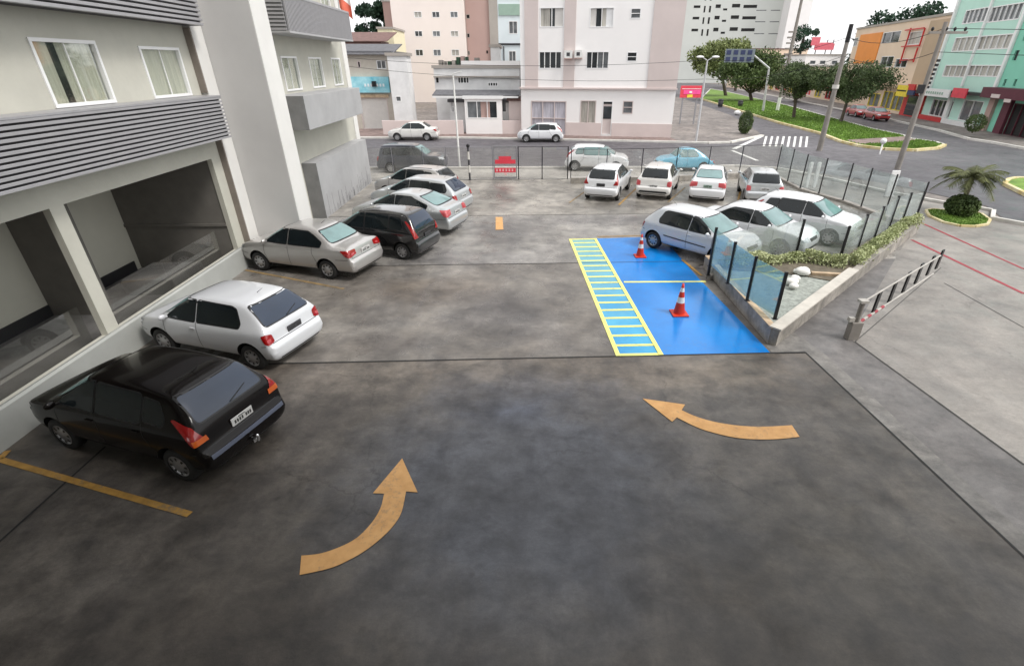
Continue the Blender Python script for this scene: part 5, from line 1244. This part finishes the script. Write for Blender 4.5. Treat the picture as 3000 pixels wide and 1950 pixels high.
# ---- blocks further back
yb = 92.0
A, B = (PY(10,700,300,yb)[0], yb), (PY(10,1690,300,yb)[0], yb)
b = Bld('beige_tower_block', 'tall pale beige apartment block with a grid of small windows, far behind the workshop', A, B, 34, 14, 'b_beige', 'apartment block')
for row in ((160,245), (425,505), (680,770)):
    for i, (x0, x1) in enumerate(((1000,1105), (1245,1350), (1495,1600))):
        o = {160:0, 425:14, 680:32}[row[0]]
        b.window(b.r(10, x0+o*.6, row[0], x1+o*.6, row[1]), ('pane_grey','pane_curtain','pane_dark')[(i+row[0]) % 3], 1)
b.finish()
A2, B2 = (B[0]+.05, yb+2), (PY(10,2150,300,yb)[0], yb+2)
b2 = Bld('rose_tower_block', 'tall rose brown apartment block with dark grey sides, next to the pale beige block', A2, B2, 36, 14, 'b_brown', 'apartment block')
for yy in (-60, 200, 460, 700): b2.window(b2.r(10,1715,yy,1765,yy+60), 'dark_room', 0, 'b_greyb')
b2.window(b2.r(10,1985,690,2020,745), 'dark_room', 0, 'b_brown'); b2.finish()
r_ = b2.r(10,2035,300,2150,400); b2.slab([r_[0], b2.L, 0, 36], 'b_greyb', .004, .3, 'side_strip')
for dx_ in (1690, 1715, 1765): 
    pass
r_ = b2.r(10,1690,300,1712,400); b2.slab([0, r_[1], 0, 36], 'b_greyb', .004, .2, 'side_strip')
yw = 66.0; A3, B3 = (PY(10,2150,300,yw)[0], yw), (PY(10,2620,300,yw)[0], yw)
b3 = Bld('glass_front_building', 'bluish white building with a sage green top floor, squeezed behind the white block', A3, B3, PY(10,2250,-40,yw)[1], 12, 'b_bluew')
b3.window(b3.r(10,2300,290,2420,470), 'pane_grey', 1); b3.window(b3.r(10,2300,700,2400,900), 'pane_grey', 1); b3.finish()
b3.slab(b3.r(10,2160,60,2600,215), 'b_green', .004, .1, 'green_band'); b3.slab(b3.r(10,2160,598,2600,620), 'post_dark', .004, .12, 'dark_ledge')
m = MB(); q = b3.r(10,2228,640,2250,1080); m.obox(b3.A, b3.B, q[0], q[0]+.12, q[2], q[3], .004, .12); m.build('drain_pipe', M['plastic'], b3.t)
A4 = (PY(10,2050,700,58)[0], 58); B4 = (PY(10,2170,700,58)[0], 58)
b4 = Bld('white_stair_tower', 'slim weathered white stair tower left of the bluish white building', A4, B4, PY(10,2100,650,58)[1], 6, 'b_greyw', 'tower'); b4.finish()
A5 = (PY(10,505,480,80)[0], 80); B5 = (PY(10,712,480,80)[0], 80)
b5 = Bld('cream_annex', 'cream coloured block with a flat top in front of the pale beige tower block', A5, B5, PY(10,600,400,80)[1], 8, 'b_cream'); b5.finish()
A6 = (PY(10,-200,500,72)[0], 72); B6 = (PY(10,520,500,72)[0], 72)
b6 = Bld('red_roofed_house', 'dark red tiled house roofs below the dark tree behind the corner shop', A6, B6, PY(10,300,600,72)[1], 4, 'b_brown', 'house', roofm='roof_red'); b6.finish()
m = MB(); sloped(m, b6.A, b6.B, -1, b6.L+1, b6.z1+.26, b6.z1+1.5, .6, -6); m.build('tiled_roof', M['roof_red'], b6.t)
A7 = (PY(10,595,300,100)[0], 100); B7 = (PY(10,735,300,100)[0], 100)
b7 = Bld('red_brick_annex', 'thin orange brick block edge at the left side of the pale beige tower block', A7, B7, PY(10,640,30,100)[1], 6, 'b_brown'); b7.finish()

# ---- high grey-white tower block behind the trees
yt = 190.0; A8, B8 = (PY(13,-260,200,yt)[0], yt), (PY(13,1010,200,yt)[0], yt-4)
b8 = Bld('high_rise_block', 'large grey white high rise with rows of small dark windows behind the street trees', A8, B8, 62, 25, 'b_tower', 'high rise')
for row in range(6):
    y0 = 40-(row-0)*0+row*0
for row, yy in enumerate((-190, -75, 45, 160, 280)):
    sx = -12*row
    for (x0, x1, dy0, dy1) in ((105,175,10,40), (205,225,15,85), (258,280,15,85), (325,380,0,40), (400,445,40,65), (490,575,-5,35), (605,745,5,40)):
        b8.window(b8.r(13, x0+sx+30, yy+dy0, x1+sx+30, yy+dy1), 'dark_room', 0, 'b_tower', .05)
    b8.window(b8.r(13, 765+sx, yy+55, 870+sx, yy+68), 'pane_grey', 0, 'b_tower', .05); b8.window(b8.r(13, 910+sx, yy+55, 1010+sx, yy+68), 'pane_grey', 0, 'b_tower', .05)
b8.finish()
b8.slab([PL(13,985,200,A8,B8)[0], b8.L+4.2, 0, 58], 'b_white', .01, 6, 'white_end_bay')
# peach row behind the trees and the pink roof sign
A9, B9 = (PY(13,680,520,140)[0], 140), (PY(13,1260,520,140)[0], 140)
b9 = Bld('peach_row', 'long pale peach building with a reddish roof beyond the median trees', A9, B9, PY(13,900,500,140)[1], 12, 'b_peach', roofm='roof_red'); b9.finish()
A10, B10 = (PY(13,1235,600,120)[0], 120), (PY(13,1640,600,120)[0], 120)
b10 = Bld('white_row', 'whitish row of low buildings beneath the pink rooftop sign', A10, B10, PY(13,1400,560,120)[1], 12, 'b_white')
for x0 in (1280, 1380, 1500): b10.window(b10.r(13,x0,610,x0+60,650), 'pane_grey')
b10.finish()
zb10 = b10.z1; t = thing('rooftop_sign', 'pinkish red rooftop sign of irregular shapes above the distant white row', 'sign', (A10[0], 121, zb10))
m = MB()
for q in ((1310,375,1375,460), (1340,440,1520,505), (1395,430,1510,470)):
    (x0, z1), (x1, z0) = PY(13,q[0],q[1],121), PY(13,q[2],q[3],121); m.box(x0, 121+len(m.v)*.01, z0, x1, 121.2+len(m.v)*.01, z1)
m.build('sign_board', mat('faded red sign', (.72,.16,.20), .6), t); m = MB()
for xx in (1340, 1440, 1500): x0, _ = PY(13,xx,500,121.4); m.box(x0, 121.4, zb10+.2, x0+.15, 121.6, zb10+3)
m.build('leg', M['post_steel'], t)

# ---- buildings along the right side of the avenue
dirv = Vector((43.3-47.0, 43.6-61.0)).normalized()
P0 = Vector((47.2, 62.2))
def onl(z, x, y, base=P0):
    A, B = tuple(base), tuple(base+dirv*50); return PL(z, x, y, A, B)[0]
sT = onl(12,1150,790)      # left edge of the mint block
sO = onl(12,330,500); sTan = onl(12,1130,500); 
A, B = tuple(P0+dirv*(sO)), tuple(P0+dirv*(sT-.15))
o = Bld('peach_orange_building', 'peach three storey building with a big orange panel and a plain tan end', A, B, 10, 14, 'b_peach', 'building')
o.z1 = max(4, (PL(12,700,245,A,B)[1]+PL(12,1100,195,A,B)[1])/2)
for q in ((640,322,812,432,'pane_dark',1), (295,385,385,470,'pane_grey',1), (618,568,742,680,'pane_dark',1), (765,592,885,682,'pane_dark',1), (905,320,1040,450,'pane_curtain',0)): o.window(o.r(12,*q[:4]), q[4], q[5])
for q in ((640,920,740,1050),(740,930,850,1070),(500,940,610,1060)): r_ = o.r(12,*q); r_[2] = .4; o.window(r_, 'pane_grey', 1, 'b_yellow')
o.finish()
o.slab(o.r(12,390,345,600,640), 'b_orange', .01, .12, 'orange_panel')
r_ = o.r(12,1090,300,1300,400); o.slab([r_[0], o.L, 3.5, o.z1-.3], 'b_tan', .01, .1, 'tan_end')
for q in ((890,280,1075,310), (850,455,1020,478), (835,590,960,625)): r_ = o.r(12,*q); o.slab([r_[0], r_[1], (r_[2]+r_[3])/2-.06, (r_[2]+r_[3])/2+.06], 'b_red', .15, .3, 'red_frame')
for x0, x1, y0, y1 in ((935,900,285,460), (1085,1030,285,470), (875,845,460,640), (1015,965,480,630)): a_ = PL(12,(x0+x1)/2,(y0+y1)/2,A,B)[0]; z1_, z0_ = PL(12,x0,y0,A,B)[1], PL(12,x1,y1,A,B)[1]; o.slab([a_-.06, a_+.06, z0_, z1_], 'b_red', .15, .3, 'red_frame')
o.slab([0, o.L, 3.0, 3.35], 'b_tan', .01, 1.1, 'canopy')
sg = o.slab(o.r(12,895,860,1010,975), 'b_yellow', 1.12, 1.3, 'yellow_sign'); r_ = o.r(12,900,908,1000,922); o.slab([r_[0], r_[1], r_[2], r_[3]], 'post_dark', 1.302, 1.32, 'sign_bar', sg)
sg = o.slab(o.r(12,1010,850,1085,910), 'b_red', 1.12, 1.3, 'red_sign'); sg = o.slab(o.r(12,1000,912,1075,960), 'sign_blue', 1.12, 1.3, 'blue_white_sign')
r_ = o.r(12,850,1000,890,1100); o.slab([r_[0], o.L, 0, 2.9], 'b_red', .01, .2, 'red_shop_front'); r_ = o.r(12,900,1000,1010,1100); o.slab([r_[0], r_[1], .2, 2.3], 'pane_dark', .21, .25, 'shop_door')
# mint block
A, B = tuple(P0+dirv*sT), tuple(P0+dirv*onl(12,1985,400))
mt = Bld('mint_building', 'four storey mint green building with white mullions over ground floor shops at the right edge', A, B, 15.5, 14, 'b_mint', 'building')
for q in ((1465,90,1690,232,'pane_grey',4), (1725,50,2035,212,'pane_grey',5), (1355,372,1590,520,'pane_curtain',3), (1605,352,1930,500,'pane_curtain',4), (1255,655,1490,780,'pane_curtain',3), (1498,655,1830,775,'pane_curtain',4)):
    mt.window(mt.r(12,*q[:4]), q[4], q[5], fw=.09)
for q in ((1120,1005,1335,1195,'pane_dark',3,'frame_white'), (1430,1010,1635,1200,'pane_grey',1,'frame_white')): 
    r_ = mt.r(12,*q[:4]); r_[2] = .55; mt.window(r_, q[4], q[5], q[6])
mt.finish()
mt.slab([0, .35, 3.2, 15.4], 'frame_white', .01, .25, 'white_edge')
sc_ = PL(12,1600,450,A,B)[0]; mt.slab([sc_-.12, sc_+.12, 3.6, 15.4], 'frame_white', .01, .2, 'white_mullion')
mt.slab([mt.L-.35, mt.L, 3.6, 15.4], 'frame_white', .01, .2, 'white_mullion')
mt.slab([0, mt.L, 2.95, 3.2], 'post_dark', .01, .9, 'dark_awning')
sg = mt.slab(mt.r(12,1110,895,1425,975), 'frame_white', .92, 1.05, 'white_sign_board'); r_ = mt.r(12,1180,925,1370,950)
m = MB()
for i in range(8): m.obox(A, B, r_[0]+i*(r_[1]-r_[0])/8, r_[0]+(i+.65)*(r_[1]-r_[0])/8, r_[2], r_[3], 1.052, 1.07)
m.build('sign_marks', M['b_green'], sg)
mt.slab(mt.r(12,1450,890,1600,990), 'sign_red', .92, 1.05, 'red_sign_board')
mt.slab([.2, mt.L*.42, 0, .5], 'b_red', .01, .3, 'red_step'); mt.slab([mt.L*.43, mt.L-.3, 0, .5], 'frame_white', .01, .3, 'white_step'); mt.slab([mt.L*.42, mt.L*.47, .5, 2.9], 'frame_white', .01, .3, 'white_pier')
# deeper mint neighbour with maroon shop
A, B = tuple(P0+dirv*(onl(12,1985,400)+.05)), tuple(P0+dirv*onl(12,2600,700))
m2 = Bld('deep_mint_building', 'deeper mint green building with narrow windows over a maroon shop awning', A, B, 15.5, 14, 'b_mint2', 'building')
for q in ((1955,500,2010,620), (1850,790,1885,880), (1955,790,1990,880), (2060,300,2120,420)): m2.window(m2.r(12,*q), 'pane_dark', 0, 'b_mint2')
r_ = m2.r(12,1930,1050,2200,1250); r_[2] = 0; m2.window(r_, 'dark_room', 2, 'b_maroon', name='shop_front'); m2.finish()
r_ = m2.r(12,1840,925,2060,1035); mw = m2.slab([0, m2.L, 2.9, 3.75], 'b_maroon', .01, 1.2, 'maroon_awning')
m = MB(); q = m2.r(12,1880,950,1975,990); m.obox(A, B, q[0], q[1], q[2], q[3], 1.202, 1.22); q = m2.r(12,2015,1000,2090,1035); m.obox(A, B, *q, 1.202, 1.22); m.build('sign_marks', M['b_pink'], mw)
m2.slab([.1, .9, 0, 2.85], 'b_brown', .01, .3, 'pier'); m2.slab([2.2, 3.2, 0, 2.85], 'b_maroon', .01, .3, 'pier')
# low red shop row beyond the trees
A, B = tuple(P0+dirv*(sO-62)), tuple(P0+dirv*(sO-.2))
rs = Bld('red_shop_row', 'low row of shops with red fronts and pale upper walls behind the median trees', A, B, 5.2, 12, 'b_peach', 'shops')
for i in range(10):
    s0 = 1+i*6; rs.window([s0, s0+3.6, .3, 2.6], ('pane_dark','b_red','pane_grey')[i % 3], 1, ('b_red','frame_white','b_yellow')[i % 3], .12)
rs.finish(); 
for i in range(10): rs.slab([.4+i*6, 5.6+i*6, 2.9, 3.7], ('b_red','b_white','b_red','b_maroon')[i % 4], .01, .3, 'shop_sign')

# ================================================================= TREES AND PLANTS
def crown_mesh(name, m_, n, R_, H_, clumps, s, seed, hollow=.55):
    rr = random.Random(seed); mb = MB(); cl = []
    for _ in range(clumps):
        a = rr.uniform(0, 6.283); r = R_*math.sqrt(rr.random())*.86; h = H_*(rr.uniform(-.38,.42)*(1-(r/R_)**2*.5)); cr = rr.uniform(.24,.42)*min(R_, H_)
        cl.append((r*math.cos(a), r*math.sin(a), h, cr))
    for i in range(n):
        c = cl[rr.randrange(len(cl))]; v = Vector((rr.gauss(0,1), rr.gauss(0,1), rr.gauss(0,.8))).normalized(); k = c[3]*(hollow+(1-hollow)*rr.random())*rr.uniform(.85,1.25)
        leaf_quads(mb, (c[0]+v.x*k, c[1]+v.y*k, c[2]+v.z*k*.8), s, rr, 1, .8)
    return mb, cl
def tree(name, label, x, y, h, R_, H_, m_, seed, n=5000, s=.22, clumps=16, trunk=.16, group=None, z0=0, lean=(0,0), cat='tree'):
    t = thing(name, label, cat, (x, y, z0), group); rr = random.Random(seed+99); cz = z0+h-H_*.5
    mb, cl = crown_mesh('crown', m_, n, R_, H_, clumps, s, seed); mb.v = [(a+x+lean[0], b+y+lean[1], c+cz) for a, b, c in mb.v]; mb.build('crown', M[m_], t)
    m = MB(); f = z0+(h-H_)*.85; fx, fy = x+lean[0]*.4, y+lean[1]*.4; m.tube((x, y, z0), (fx, fy, f), trunk, trunk*.75, 9)
    for c in cl[:7]: 
        p = Vector((fx, fy, f)); q = Vector((x+lean[0]+c[0]*.8, y+lean[1]+c[1]*.8, cz+c[2]*.8)); mid = p.lerp(q, .5)+Vector((0,0,-.1*H_)); m.tube(p, mid, trunk*.5, trunk*.32, 6, cap=False); m.tube(mid, q, trunk*.32, trunk*.12, 6, cap=False)
    m.build('trunk', M['bark'], t); return t
TG = 'trees on the avenue median'
def th(z, x, y, X0): return PX(z, x, y, X0)[1]
def mtree(q, top, halfw, H_, label, m_, seed, **kw):
    x, y = G(*q); zt_ = PY(top[0], top[1], top[2], y)[1]; Rp = abs(PY(13, halfw[1], top[2], y)[0]-PY(13, halfw[0], top[2], y)[0])/2
    cx_ = (PY(13, halfw[0], 700, y)[0]+PY(13, halfw[1], 700, y)[0])/2
    return tree('median_tree', label, x, y, zt_, Rp, H_, m_, seed, group=TG, lean=(cx_-x, 0), **kw)
mtree((13,435,970), (13,330,380), (60,640), 7.0, 'large yellow green tree at the far left end of the avenue median', 'leaf_light', 1, n=15000, s=.46, clumps=38, trunk=.35)
mtree((13,695,1020), (13,720,500), (390,960), 6.3, 'broad dark tree behind the arm of the overhead sign', 'leaf_mid', 2, n=15000, s=.38, clumps=34, trunk=.32)
mtree((13,1115,1195), (13,1150,640), (930,1420), 3.2, 'small forked tree with a dark bare trunk in the middle of the median grass', 'leaf_dark', 3, n=11000, s=.22, clumps=26, trunk=.20)
mtree((13,1590,1240), (13,1790,660), (1400,2100), 3.2, 'wide dark tree directly behind the thick utility pole', 'leaf_dark', 4, n=14000, s=.22, clumps=34, trunk=.18)
# trees beyond
def ftree(z, xc, ytop, x0, x1, y, H_, label, m_, seed, n=6000, s=.5, zb=None, cat='tree', name='distant_tree'):
    cx_, zt_ = PY(z, xc, ytop, y); Rp = abs(PY(z, x1, ytop, y)[0]-PY(z, x0, ytop, y)[0])/2
    return tree(name, label, cx_, y, zt_, Rp, H_, m_, seed, n=n, s=s, clumps=26, trunk=.35, group='trees behind the buildings', z0=0)
ftree(10, 400, -70, 110, 660, 105, 11, 'dark evergreen tree rising behind the corner shop at the upper left', 'leaf_deep', 11, n=8000, s=.6)
ftree(10, 430, 450, 340, 520, 78, 4, 'low yellowish tree in front of the dark evergreen at the upper left', 'leaf_light', 12, n=2500, s=.35)
ftree(12, 880, -60, 540, 1240, 110, 16, 'big dark tree towering behind the peach and orange building', 'leaf_deep', 13, n=12000, s=.7)
ftree(13, 620, 380, 540, 700, 130, 7, 'small dark tree peeking out between the high rise and the median trees', 'leaf_dark', 14, n=3000, s=.5)
ftree(13, 1220, 610, 1080, 1380, 92, 6, 'bushy green tree beyond the painted post on the far side of the avenue', 'leaf_mid', 15, n=4500, s=.4)
# grey palm-like top on a thin trunk
x0, zt_ = PY(13,1240,290,125); t = thing('tall_palm', 'tall thin palm with a small grey green head standing far beyond the median', 'palm tree', (x0, 125, 0)); m = MB(); m.tube((x0, 125, 0), (x0, 125, zt_-1.5), .3, .22, 8); m.build('trunk', M['bark'], t)
mb, _ = crown_mesh('c', 'leaf_deep', 1500, 3.2, 5, 8, .5, 5); mb.v = [(a+x0, b+125, c+zt_-2) for a, b, c in mb.v]; mb.build('crown', M['leaf_deep'], t)
# round clipped bush and shop bush
def bush(name, label, x, y, r, h, m_, seed, n=2500, s=.1, z0=0, pot=False):
    rr = random.Random(seed); mb = MB()
    for _ in range(n):
        v = Vector((rr.gauss(0,1), rr.gauss(0,1), rr.gauss(0,1))).normalized()*(.72+.33*rr.random()); leaf_quads(mb, (x+v.x*r, y+v.y*r, z0+h*.5+v.z*h*.5), s, rr, 1, 1)
    t = thing(name, label, 'bush', (x, y, z0)); mb.build('foliage', M[m_], t); m = MB(); m.tube((x, y, z0-.1), (x, y, z0+h*.6), .06, .03, 6); m.build('stem', M['bark'], t); return t
x, y = G(13,615,1350); bush('clipped_bush', 'dense rounded dark green bush standing alone on the corner pavement', x, y, .62, 1.95, 'leaf_mid', 21, 5000, .10)
x, y = G(12,1520,1390); bush('clipped_bush', 'leaning clipped bush on a short stem on the pavement before the mint shops', x, y, .75, 1.4, 'leaf_mid', 22, 2500, .12, z0=.5)
# palm island
px_, py_ = G(7,1345,520); bed = GP((7,1140,485),(7,1180,478),(7,1260,485),(7,1380,490),(7,1480,505),(7,1535,545),(7,1520,572),(7,1440,585),(7,1350,582),(7,1250,560),(7,1160,520))
kerb('kerb_palm_bed', bed[::-1]+[bed[-1]], .10, .07, 'kerb_yellow', .008); SH('palm_bed_grass', bed, .05, 'grass')
bush('low_shrub', 'round dark green shrub at the foot of the spreading palm', px_+.05, py_+.1, .58, .82, 'leaf_mid', 23, 4200, .12, z0=.05)
t = thing('spreading_palm', 'small palm with long arching feathery fronds in the round grass bed', 'palm tree', (px_, py_+.25, .05)); rr = random.Random(4)
cx0, cy0 = px_+.15, py_+.25
m = MB(); m.tube((cx0, cy0, .05), (cx0, cy0, 1.5), .11, .08, 9); m.build('trunk', M['bark'], t); mb = MB()
for k in range(26):
    a = k*2.39996+rr.uniform(-.2,.2); L_ = rr.uniform(1.0,1.35); up = rr.uniform(.25,1.15); pts = []
    for i in range(12):
        u = i/11; r = L_*(u*.95); z = 1.5+L_*(math.sin(up)*u*1.1-1.05*u*u*(.55+.35*(1-up/1.15)))
        pts.append(Vector((cx0+math.cos(a)*r, cy0+math.sin(a)*r, z)))
    sd = Vector((-math.sin(a), math.cos(a), 0))
    for i in range(11):
        p, q = pts[i], pts[i+1]; mb.tube(p, q, .014, .01, 4, cap=False)
        if i < 1: continue
        for j in range(3):
            b0 = p.lerp(q, j/3); ln = .34*math.sin(math.pi*(i+j/3)/11.5)**.6+.04; fw = (q-p).normalized()
            for s in (-1, 1):
                tip = b0+sd*s*ln*.8+fw*ln*.55+Vector((0,0,-ln*rr.uniform(.2,.5))); w_ = fw*.022
                mb.add([b0-w_, b0+w_, tip], [(0,1,2)])
mb.build('fronds', M['leaf_palm'], t)
# ragged grass edge on the median (countless blades: one object)
rr = random.Random(2); mb = MB()
def in_poly(x, y, P):
    c = False; j = len(P)-1
    for i in range(len(P)):
        if (P[i][1] > y) != (P[j][1] > y) and x < (P[j][0]-P[i][0])*(y-P[i][1])/(P[j][1]-P[i][1])+P[i][0]: c = not c
        j = i
    return c
mn = [q for q in med]; cnt = 0
for _ in range(60000):
    y = 38+(rr.random()**1.6)*55; x = rr.uniform(25, 45)
    if not in_poly(x, y, mn) or (in_poly(x, y, GP((3,1190,940),(3,1290,968),(3,1500,955),(3,1660,940),(3,1600,915)))): continue
    h = rr.uniform(.05,.16); a = rr.uniform(0, 6.28); w_ = .05; dx_, dy_ = math.cos(a)*w_, math.sin(a)*w_
    mb.add([(x-dx_, y-dy_, .1), (x+dx_, y+dy_, .1), (x+rr.uniform(-.05,.05), y+rr.uniform(-.05,.05), .1+h)], [(0,1,2)]); cnt += 1
for _ in range(6000):
    x = rr.uniform(16.5, 20.5); y = rr.uniform(17.5, 21.5)
    if in_poly(x, y, bed):
        a = rr.uniform(0, 6.28); mb.add([(x-math.cos(a)*.02, y-math.sin(a)*.02, .05), (x+math.cos(a)*.02, y+math.sin(a)*.02, .05), (x+rr.uniform(-.03,.03), y, .05+rr.uniform(.03,.08))], [(0,1,2)])
tag(mb.build('grass', M['grass']), 'short green grass growing on the median and in the palm bed', 'grass', kind='stuff')
# ================================================================= THE CARS
GL = 'cars parked along the hotel'
make_car('hatch5', 'p_black', 'black hatchback with red and orange tail lamps and a chrome tow hitch, nearest the viewer', 'car', *G(4,1075,1545), 161, 1.0, GL, extras=('orange_tail','bumper_band','towbar'), anchor=('L','R'), glass='car_glass', rglass='car_glass_blue', plate_m='plate', bp2=-.80)
make_car('hatch', 'p_white_shade', 'white hatchback with a large rear window, second car from the viewer along the hotel', 'car', *G(4,1465,925), 161, .98, GL, anchor=('L','R'), glass='car_glass', rglass='car_glass_blue', plate_m='plastic')
make_car('sedan', 'p_silver', 'beige silver saloon parked in front of the tall white shaft', 'car', *G(4,1875,418), 161, 1.0, GL, anchor=('L','R'), rglass='car_glass_teal_sky', rimm='rim')
make_car('mpv', 'p_black2', 'tall black hatchback between the two silver saloons along the hotel', 'car', *G(5,1035,1268), 160, .93, GL, anchor=('L','R'), rglass='car_glass_blue', plate_m='plastic', rimm='rim')
make_car('bigsedan', 'p_silver2', 'large silver saloon with pinkish lamps just behind the tall black hatchback', 'car', -4.30, 19.25, 160, .97, GL, tail='tail_pink', rglass='car_glass_teal_sky')
make_car('wagon', 'p_silver2', 'silver estate car with a dark window band, second from the back fence', 'car', -4.25, 21.75, 161, .97, GL, tail='tail_red', rglass='car_glass_blue')
make_car('hatch5', 'p_silver', 'silver hatchback half hidden at the back end of the row along the hotel', 'car', -4.85, 24.1, 161, 1.0, GL, extras=('rails',))
GB = 'white cars in the back row'
make_car('hatch5', 'p_white', 'white hatchback with tall red tail lamps, leftmost of the back row', 'car', *G(6,462,412), 68, .98, GB, anchor=('R','R'), plate_m='plastic', rgw=(.60,.56))
make_car('hatch5', 'p_white2', 'white hatchback with a black bumper vent, second in the back row', 'car', *G(6,796,405), 67, .98, GB, extras=('low_grille',), anchor=('R','R'), tl='side', tail='tail_pink', plate_z=.66)
make_car('bigsedan', 'p_white', 'white saloon with a green plate and pinkish tail lamps in the back row', 'car', *G(6,1140,413), 68, .93, GB, anchor=('R','R'), tail='tail_pink', rglass='car_glass_teal_sky', plate_m='b_green')
make_car('hatch5', 'p_silver2', 'silver hatchback with a dark rear window, rightmost of the back row', 'car', *G(6,1280,425), 74, .95, GB, anchor=('L','R'), tl='side', tail='tail_pink')
GR = 'white cars nosing towards the hedge'
make_car('hatch', 'p_white_shade', 'white three door hatchback with black mouldings, its wheel by the far blue stall', 'car', *G(6,692,722), -51, 1.0, GR, extras=('moulding',), anchor=('R','R'), wsg='car_glass_teal_sky')
make_car('sedan', 'p_white', 'white saloon in the middle of the three cars facing the hedge', 'car', 8.50, 15.30, -47, .97, GR, anchor=('R','F'))
make_car('hatch5', 'p_white', 'white car furthest right of the three whose bonnets face the hedge', 'car', 10.72, 16.35, -46, .98, GR, anchor=('R','F'), bp2=-.75)
GS = 'cars out on the street'
make_car('suv', 'p_navy', 'dark slate van-like car parked outside the back fence on the left', 'car', PY(9,465,250,30.6)[0], 30.9, -3, .95, GS)
make_car('hatch5', 'p_white', 'white hatchback with blue tinted windows parked outside the back fence', 'car', PY(9,2095,300,30.2)[0], 30.9, -12, .98, GS, glass='car_glass_teal_sky')
make_car('beetle', 'p_blue', 'rounded light blue car parked outside the fence behind the back row', 'car', 9.85, 30.6, 182, .86, GS, glass='car_glass_teal_sky')
make_car('sedan', 'p_white2', 'white saloon standing across the street in front of the low pink wall', 'car', PY(2,452,830,44.3)[0], 44.9, 180, 1.0, GS)
make_car('hatch5', 'p_white', 'white five door hatchback standing across the street before the garage door', 'car', PY(2,1262,840,43.6)[0], 43.6, 177, .98, GS)
x, y = G(12,455,1185); make_car('sedan', 'p_red', 'red car further back of the two red cars along the shops', 'car', x, y+1.5, -100, .92, 'red cars at the shops')
x, y = G(12,650,1225); make_car('hatch5', 'p_red', 'red car nearer the viewer of the two red cars along the shops', 'car', x, y+1.5, -100, .95, 'red cars at the shops')

# ================================================================= SKY, SUN, CAMERA
w = bpy.data.worlds.new('World'); SC.world = w; w.use_nodes = True; nt = w.node_tree; N = nt.nodes; L = nt.links
SUN_EL, SUN_AZ = 52, 118      # azimuth clockwise from +Y
sky = N.new('ShaderNodeTexSky'); sky.sky_type = 'NISHITA'; sky.sun_disc = False; sky.sun_elevation = R(SUN_EL); sky.sun_rotation = R(SUN_AZ)
sky.dust_density = 4.0; sky.air_density = 1.0; sky.altitude = 600
hs = N.new('ShaderNodeHueSaturation'); hs.inputs['Saturation'].default_value = 0.22; hs.inputs['Value'].default_value = 1.0
L.new(sky.outputs[0], hs.inputs['Color'])
# thin overcast: cloud brightness varies softly
tc = N.new('ShaderNodeTexCoord'); no = N.new('ShaderNodeTexNoise'); no.inputs['Scale'].default_value = 2.2; no.inputs['Detail'].default_value = 5
L.new(tc.outputs['Generated'], no.inputs['Vector'])
cr = N.new('ShaderNodeValToRGB'); cr.color_ramp.elements[0].position = .3; cr.color_ramp.elements[1].position = .7; cr.color_ramp.elements[0].color = (6.3, 6.35, 6.45, 1); cr.color_ramp.elements[1].color = (8.0, 7.95, 7.9, 1)
L.new(no.outputs['Fac'], cr.inputs['Fac'])
mx = N.new('ShaderNodeMix'); mx.data_type = 'RGBA'; mx.inputs[0].default_value = .65; L.new(hs.outputs[0], mx.inputs[6]); L.new(cr.outputs['Color'], mx.inputs[7])
L.new(mx.outputs[2], N['Background'].inputs[0]); N['Background'].inputs[1].default_value = 0.13
sl = bpy.data.lights.new('Sun', 'SUN'); sl.energy = 1.3; sl.angle = R(14); sl.color = (1.0, .96, .91)
so = bpy.data.objects.new('Sun', sl); COL.objects.link(so)
az, el = R(SUN_AZ), R(SUN_EL); d = Vector((math.sin(az)*math.cos(el), math.cos(az)*math.cos(el), math.sin(el)))
so.rotation_euler = d.to_track_quat('Z', 'Y').to_euler()
cam = bpy.data.cameras.new('Camera'); co = bpy.data.objects.new('Camera', cam); COL.objects.link(co); SC.camera = co
cam.sensor_width = 36; cam.lens = 36*F_/2380; cam.shift_x = -(CX-1190)/2380; cam.shift_y = (CY-1547/2)/2380; cam.clip_start = .1; cam.clip_end = 3000
co.location = (0, 0, CAMH); co.rotation_euler = (math.pi/2-PITCH, 0, -YAW)
SC.view_settings.view_transform = 'Standard'; SC.view_settings.look = 'None'; SC.view_settings.gamma = 1; SC.view_settings.exposure = 0.86
SC.cycles.max_bounces = 8; SC.cycles.transparent_max_bounces = 16; SC.cycles.use_denoising = True
